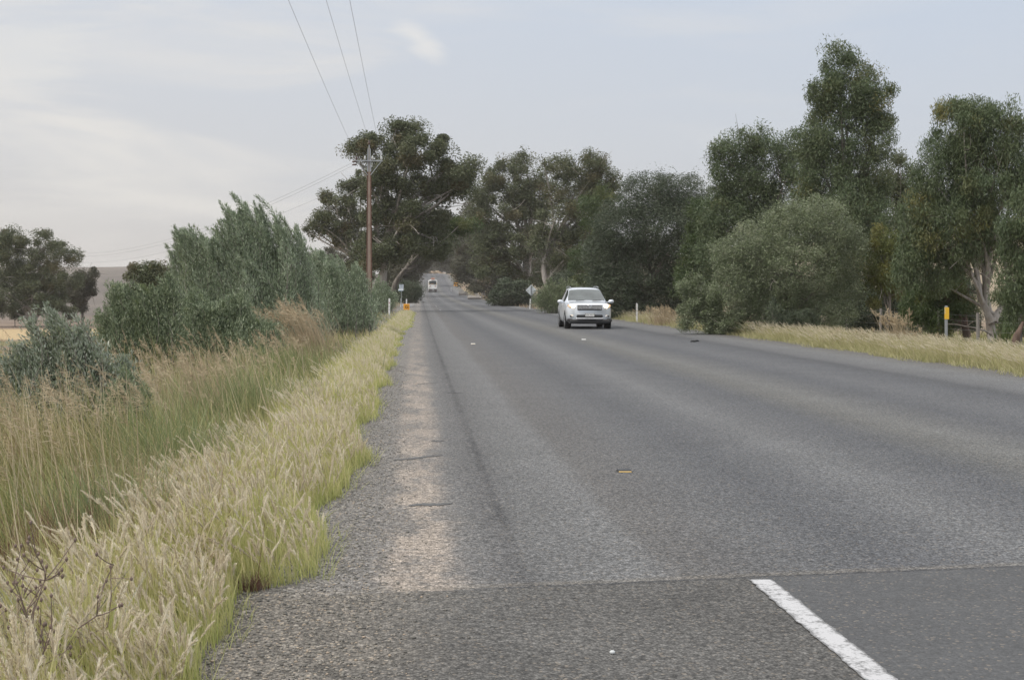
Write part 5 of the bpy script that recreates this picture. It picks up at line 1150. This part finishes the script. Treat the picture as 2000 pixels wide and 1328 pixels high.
guide_post(1244, 75, 1.02, 'white guide post right of the silver car, before the large dark olive')
guide_post(1034.5, 134, .98, 'white guide post beside the diamond sign', lean=.06)
guide_post(760, 99, 1.25, 'white guide post with a red reflector in the left grass', [(.93, M_REDR, 'reflector', .055), (.66, M_BLACK, 'marker', .03), (.45, M_BLACK, 'marker', .03)], .02, .13)
guide_post(783, 150, 1.0, 'white guide post just left of the near orange sign', lean=.03)
guide_post(826, 300, 1.0, 'small far white guide post on the left edge of the road, before the bus')
guide_post(881, 395, 1.0, 'small far white guide post on the right edge of the road, past the logs')
# diamond sign, seen from the back
d = 138.; X = at(1037.5, d); t = thing('diamond_sign', (X, d, gz(X, d)), 'bare metal back of a diamond shaped road sign on a steel post, right roadside', 'road sign')
zc = EYE + 4 / (2700 / d) - gz(X, d); q = .56
M_ALU = plain('sheet_aluminium', (.60, .64, .66), .55, .1, .08, 3)
MB().add([(-q, -.004, zc), (0, -.004, zc - q), (q, -.004, zc), (0, -.004, zc + q), (-q, .006, zc), (0, .006, zc - q), (q, .006, zc), (0, .006, zc + q)], [(0, 1, 2, 3), (7, 6, 5, 4), (0, 4, 5, 1), (1, 5, 6, 2), (2, 6, 7, 3), (3, 7, 4, 0)]).build('sign_plate', M_ALU, t)
MB().tube([(0, -.045, -.2), (0, -.045, zc + q * .8)], .036, 10).build('post', plain('dull_post', (.16, .165, .17), .6, .4, .15), t)
for z_ in (zc - .2, zc + .2): MB().box((0, -.02, z_), (.16, .05, .03), .004).build('bracket', M_GALV, t)
# yellow marker post on the right
d = 39.7; X = at(1848, d); z = gz(X, d); t = thing('marker_post', (X, d, z), 'yellow plate on a grey steel post standing in the right verge grass', 'marker post', rotz=R(-12))
MB().box((0, 0, .55), (.075, .075, 1.5), .008).build('post', M_GALV, t)
zc = EYE - 41 / 68. - z
MB().box((.01, -.046, zc), (.125, .012, .34), .004).build('plate', M_YELLOWP, t)
mk_ = MB()
for q in range(4): mk_.box((-.042, -.0545, zc + .14 - q * .045), (.026, .003, .022), 0)
mk_.build('plate_marks', plain('pale_mark', (.75, .68, .5), .6), t)
# stop sign: white and pale blue plates on a thin pole
d = 146.; X = at(784, d); z = gz(X, d); t = thing('bus_stop_sign', (X, d, z), 'white and pale blue plate sign on a thin grey pole, left of the road', 'road sign')
k = d / 2700.; zc = EYE + (571 - 563) * k - z
MB().tube([(0, 0, -.2), (0, 0, zc + .55 * 12 * k)], .035, 8).build('pole', M_GALV, t)
pl = MB().box((-.0, -.05, zc + 4 * k - .06), (8.5 * k, .02, 9 * k), .006).build('sign_plate', plain('pale_blue_plate', (.50, .56, .62), .4, var=.06), t)
MB().box((-.0, -.064, zc + 4 * k + .11), (5 * k, .006, .07), 0).build('dark_band', plain('slate_mark', (.16, .20, .25), .5), pl)
MB().box((-.01, -.064, zc + 4 * k - .07), (4 * k, .006, .05), 0).build('pale_band', plain('slate_mark', (.33, .37, .41), .5), pl)
lp = MB().box((-1.0 * k, -.05, zc - 3.0 * k), (10 * k, .02, 3.1 * k), .006).build('lower_plate', plain('white_plate', (.80, .84, .88), .4, var=.04), t)
MB().box((-1.0 * k, -.05, zc - 5.1 * k), (10 * k, .02, .9 * k), .004).build('blue_strip', plain('blue_strip', (.12, .24, .36), .4), t)
# orange temporary signs
def orange_sign(px, py, d, w, h, label, stake=True, rot=0):
    X = at(px, d); z = gz(X, d); k = d / 2700.; zc = EYE + (571 - py) * k - z
    t = thing('orange_sign', (X, d, z), label, 'road sign', None, rot)
    f = MB().box((0, -.03, zc), (w, .03, h), .008).build('sign_face', M_ORANGE, t)
    s = plain('sign_symbol', (.26, .11, .02), .6)
    a = MB(); q = w * .16
    a.box((-.18 * w, -.05, zc + .02 * h), (q * .9, .008, h * .34), 0); a.box((.06 * w, -.05, zc - .14 * h), (w * .5, .008, h * .13), 0); a.box((.22 * w, -.0495, zc + .02 * h), (q * .7, .008, h * .30), 0, (0, .6, 0)); a.box((.0, -.0505, zc + .14 * h), (w * .3, .008, h * .11), 0)
    a.build('symbol', s, f)
    if stake:
        MB().box((0, .01, (zc + h / 2 + .36) / 2 - .1), (.09, .05, zc + h / 2 + .36 + .2), .008).build('post', M_WHITE, t)
    else:
        for sgn in (-1, 1): MB().tube([(sgn * w * .4, .02, -.1), (sgn * w * .36, 0, zc)], .03, 6).build('leg', M_GALV, t)
    return t
orange_sign(794, 599.5, 104, .46, .46, 'small orange sign on a white post at the left road edge')
orange_sign(890.5, 555.5, 430, 1.35, 1.15, 'far orange sign on the right shoulder of the rising road', False, R(8))
# amber lamp near the crest
d = 600.; X = at(826, d); z = gz(X, d); t = thing('warning_lamp', (X, d, z), 'lit yellow lamp on a post at the left of the crest', 'lamp')
zc = EYE + 42 * d / 2700 - z
MB().tube([(0, 0, -.3), (0, 0, max(zc, .8))], .05, 8).build('post', M_GALV, t)
ellipsoid(MB(), (0, -.1, max(zc, .8)), (.34, .2, .34)).build('lamp', plain('lit_yellow_lamp', (.9, .7, .3), .4, emit=(1, .82, .36), estr=2.2), t, True)
# white rail at the mouth of the side road
d = 214.; X = at(815, d); z = float(rz(d)); t = thing('low_rail_barrier', (X, d, z), 'low white rail on short posts beside the far left road edge', 'barrier')
k = d / 2700.; w = 16 * k; zc = EYE - 12.8 * k - z
MB().box((0, 0, zc), (w, .1, 3.6 * k), .02).build('rail', M_WHITE, t)
MB().box((0, -.06, zc), (w * .94, .03, .05), 0).build('rail_groove', plain('grey_groove', (.35, .35, .34), .6), t)
for x in (-.42, 0, .42): MB().box((x * w, .06, zc / 2 - .1), (.1, .1, zc + .3), .01).build('post', plain('dark_post', (.10, .10, .10), .8), t)
# grey fallen logs at the right
def log(px, py, d, ln, rr, label, rot, seed):
    r = np.random.default_rng(seed); X = at(px, d); z = gz(X, d); t = thing('fallen_log', (X, d, z), label, 'log', None, rot)
    s = np.linspace(-.5, .5, 14); Pp = np.c_[s * ln, .12 * np.sin(s * 7), rr * .8 + .05 * np.sin(s * 11 + seed)]
    MB().tube(Pp, rr * (1 - .25 * np.abs(s) + r.normal(0, .06, 14)), 10).build('trunk', M_STONE, t, True)
    b = MB()
    for q in range(5):
        x = r.uniform(-.4, .4) * ln; e = np.array([x + r.normal(0, .5), r.normal(0, .4), rr + r.uniform(.3, .8)]); b.tube(curve3(np.array([x, 0, rr]), np.array([x, 0, rr * 2]), e, 5), np.linspace(rr * .3, rr * .12, 5), 6)
    b.build('branch_stubs', M_STONE, t, True)
log(928, 582, 246, 2.5, .36, 'grey fallen log on the right shoulder beyond the diamond sign, the nearer one', R(-12), 5)
log(905, 572, 330, 2.2, .40, 'smaller grey fallen log on the right shoulder nearer the bus', R(10), 6)
# pale fallen bough by the forked gum
d = 42.; r = np.random.default_rng(9); X = at(1885, d); t = thing('fallen_bough', (X, d, gz(X, d)), 'thin pale fallen bough lying behind the fence between the two trunks', 'bough')
bp = np.array([P(x, y, d) for x, y in ((1850, 633), (1868, 634), (1888, 638), (1905, 641), (1922, 645), (1936, 655))]) - np.array([X, d, gz(X, d)])
MB().tube(bp, [.012, .018, .021, .024, .026, .03], 7).build('bough', B_GREY, t, True)
MB().tube(curve3(bp[2], bp[2] + [.1, -.2, .2], bp[2] + [.35, -.3, .22], 5), [.014, .012, .01, .008, .005], 6).build('twig', B_GREY, t, True)
d = 37.5; X = at(1984, d); t = thing('dead_stump', (X, d, gz(X, d)), 'reddish brown dead stem leaning right, in the green ground cover', 'stump')
MB().tube(np.array([P(x, y, d) for x, y in ((1981, 694), (1983, 672), (1986, 656), (1994, 640), (1998, 628))]) - np.array([X, d, gz(X, d)]), [.13, .11, .09, .06, .03], 8).build('stem', B_RED, t, True)

# ------------------------------------------------------------------ fences
def fence(name, label, pts, h, mat, wires, parent_d, pr=.05, square=False):
    b = np.array([*pts[0], gz(*pts[0])]); t = thing(name, tuple(b), label, 'fence'); tops = []
    for (x, y) in pts:
        z = gz(x, y); p = np.array([x, y, z]) - b
        lx, ly_ = np.random.default_rng(int(abs(x * 100) + y)).normal(0, .03, 2)
        MB().tube([p + [0, 0, -.3], p + [lx * .5, ly_ * .5, h * .5], p + [lx, ly_, h]], [pr * 1.1, pr, pr * .9], 7).build('post', mat, t); tops.append((p, lx, ly_))
    for w in wires:
        tb = Tubes(); path = []
        for a in range(len(tops)): path.append(tops[a][0] + [tops[a][1] * w / h, tops[a][2] * w / h - pr, w])
        full = []
        for a in range(len(path) - 1):
            s = np.linspace(0, 1, 6)[:-1, None]; c = path[a] * (1 - s) + path[a + 1] * s; c[:, 2] -= .03 * (s * (1 - s) * 4)[:, 0]; full.append(c)
        full.append(path[-1][None]); tb.add(np.concatenate(full), .0035, 5); tb.build('wire', M_WIRE, t)
    return t
M_POSTW = plain('weathered_post', (.22, .205, .19), .9, var=.25, scale=8)
fence('wire_fence', 'grey post and wire fence behind the right verge, in front of the forked gum', [(17.0, y) for y in (33, 38.6, 41.5, 44.6, 47.5, 50.2, 54, 58, 62, 67)], 1.12, M_POSTW, (.3, .6, .88, 1.05), 0)
fence('wire_fence', 'distant post and wire fence across the left paddock below the broad dark gum', [(x, 176 + .04 * x) for x in np.arange(-75, -20, 5.0)], 1.25, M_POSTW, (.4, .8, 1.15), 0)
d = 31.5; X = at(337, d); t = thing('steel_post', (X, d, gz(X, d)), 'rusty reddish steel post standing among the wild olives on the left', 'post')
MB().box((0, 0, .70), (.075, .06, 1.75), .008).build('post', M_RUST, t); MB().box((0, -.035, 1.42), (.10, .02, .10), .004).build('cap_plate', M_RUST, t)
d = 22.; X = at(38, d); t = thing('steel_post', (X, d, gz(X, d)), 'grey square topped post half hidden by the silvery wild olive at left', 'post')
zz = EYE - 125 * d / 2700 - gz(X, d)
MB().box((0, 0, zz / 2), (.10, .10, zz + .3), .01).build('post', M_POSTW, t); MB().box((0, 0, zz + .16), (.12, .12, .03), .004).build('cap', M_GALV, t)

# ------------------------------------------------------------------ raised pavement markers and bits on the road
def stud(X, Y, refl, dark, label, sc=1.0):
    t = thing('pavement_marker', (X, Y, float(rz(Y)) + .003), label, 'road marker', 'raised markers on the road')
    s = .062 * sc
    MB().add([(-s, -s, 0), (s, -s, 0), (s, s, 0), (-s, s, 0), (-s * .93, -s * .45, .019), (s * .93, -s * .45, .019), (s * .93, s * .45, .019), (-s * .93, s * .45, .019)], [(0, 3, 2, 1), (4, 5, 6, 7), (0, 1, 5, 4), (1, 2, 6, 5), (2, 3, 7, 6), (3, 0, 4, 7)]).build('housing', M_BLACK if dark else M_WHITE, t)
    MB().add([(-s * .92, -s * .97 - .004, .003), (s * .92, -s * .97 - .004, .003), (s * .90, -s * .84 - .004, .0075), (-s * .90, -s * .84 - .004, .0075)], [(0, 1, 2, 3)]).build('reflector', refl, t)
M_REFY = plain('yellow_reflector', (.85, .58, .20), .3, coat=.4); M_REFW = plain('white_reflector', (.85, .85, .84), .3, coat=.4)
def road_at(px, py): Y = EYE * 2700 / (py - 571); return at(px, Y), Y
stud(*road_at(1219, 921), M_REFY, True, 'dark raised marker with a yellow strip, nearest on the road')
stud(*road_at(924, 672), M_REFY, False, 'yellow faced raised marker farther along the left lane edge', 1.1)
stud(*road_at(1140, 663.5), M_REFW, False, 'white raised marker in front of the silver car', 1.1)
stud(*road_at(860, 606), M_REFW, False, 'far white raised marker, nearer of two beyond the yellow one', 1.1)
stud(*road_at(852, 599), M_REFW, False, 'farthest white raised marker on the left lane edge', 1.1)
X, Y = road_at(1357, 668.5); t = thing('rubber_scrap', (X, Y, .004), 'dark scrap of tyre rubber on the right lane of the road', 'debris')
MB().tube([(-.14, 0, .02), (-.07, .02, .035), (0, .0, .03), (.08, -.02, .05), (.14, .01, .03)], [.015, .03, .032, .028, .012], 7).build('scrap', M_RUBBER, t, True)
X, Y = road_at(1196, 1277); t = thing('pebble', (X, Y, .003), 'single whitish pebble on the near asphalt', 'pebble')
ellipsoid(MB(), (0, 0, .006), (.013, .010, .009), 9, 6).build('stone', plain('white_quartz', (.6, .62, .62), .5), t)

# tan cut bank and low scrub beyond the crest
r = np.random.default_rng(55)
n1, n2 = 40, 10; bx_ = np.linspace(-2, 34, n1); bz_ = np.linspace(0, 1, n2)
BX, BZ = np.meshgrid(bx_, bz_); BY = 622 + BZ * 5 + r.normal(0, .4, BX.shape); bzb = g(BX, BY) - .3
hgt = 1.6 + 1.1 * np.sin(BX * .35) + .6 * np.sin(BX * 1.1 + 1)
BZZ = bzb + BZ ** .7 * np.maximum(hgt, .4) + .4 + r.normal(0, .08, BX.shape)
tag(link('road_bank', npmesh('road_bank', np.stack([BX, BY, BZZ], -1).reshape(-1, 3), grid_faces(n1, n2)), plain('tan_earth', (.45, .34, .24), .95, var=.25, scale=.7), None, True), kind='structure')

# ------------------------------------------------------------------ dusty air
hm = bpy.data.materials.new('haze'); hm.use_nodes = True; hn = hm.node_tree; hn.nodes.clear()
hv = N(hn, 'ShaderNodeVolumePrincipled'); hv.inputs['Color'].default_value = (.93, .89, .85, 1); hv.inputs['Density'].default_value = .00025
ho = N(hn, 'ShaderNodeOutputMaterial'); hn.links.new(hv.outputs[0], ho.inputs['Volume'])
zlo, zhi = float(GZ.min()) - 1.0, float(GZ.max()) + 3.0
x0, x1, y0, y1 = gx.min() - 20, gx.max() + 20, gy.min() - 20, gy.max() + 20
tag(MB().box(((x0 + x1) / 2, (y0 + y1) / 2, (zlo + zhi) / 2), (x1 - x0, y1 - y0, zhi - zlo)).build('haze', hm), 'thin dusty haze in the air over the road and fields', 'haze', kind='stuff')
print('HAZE', zlo, zhi)
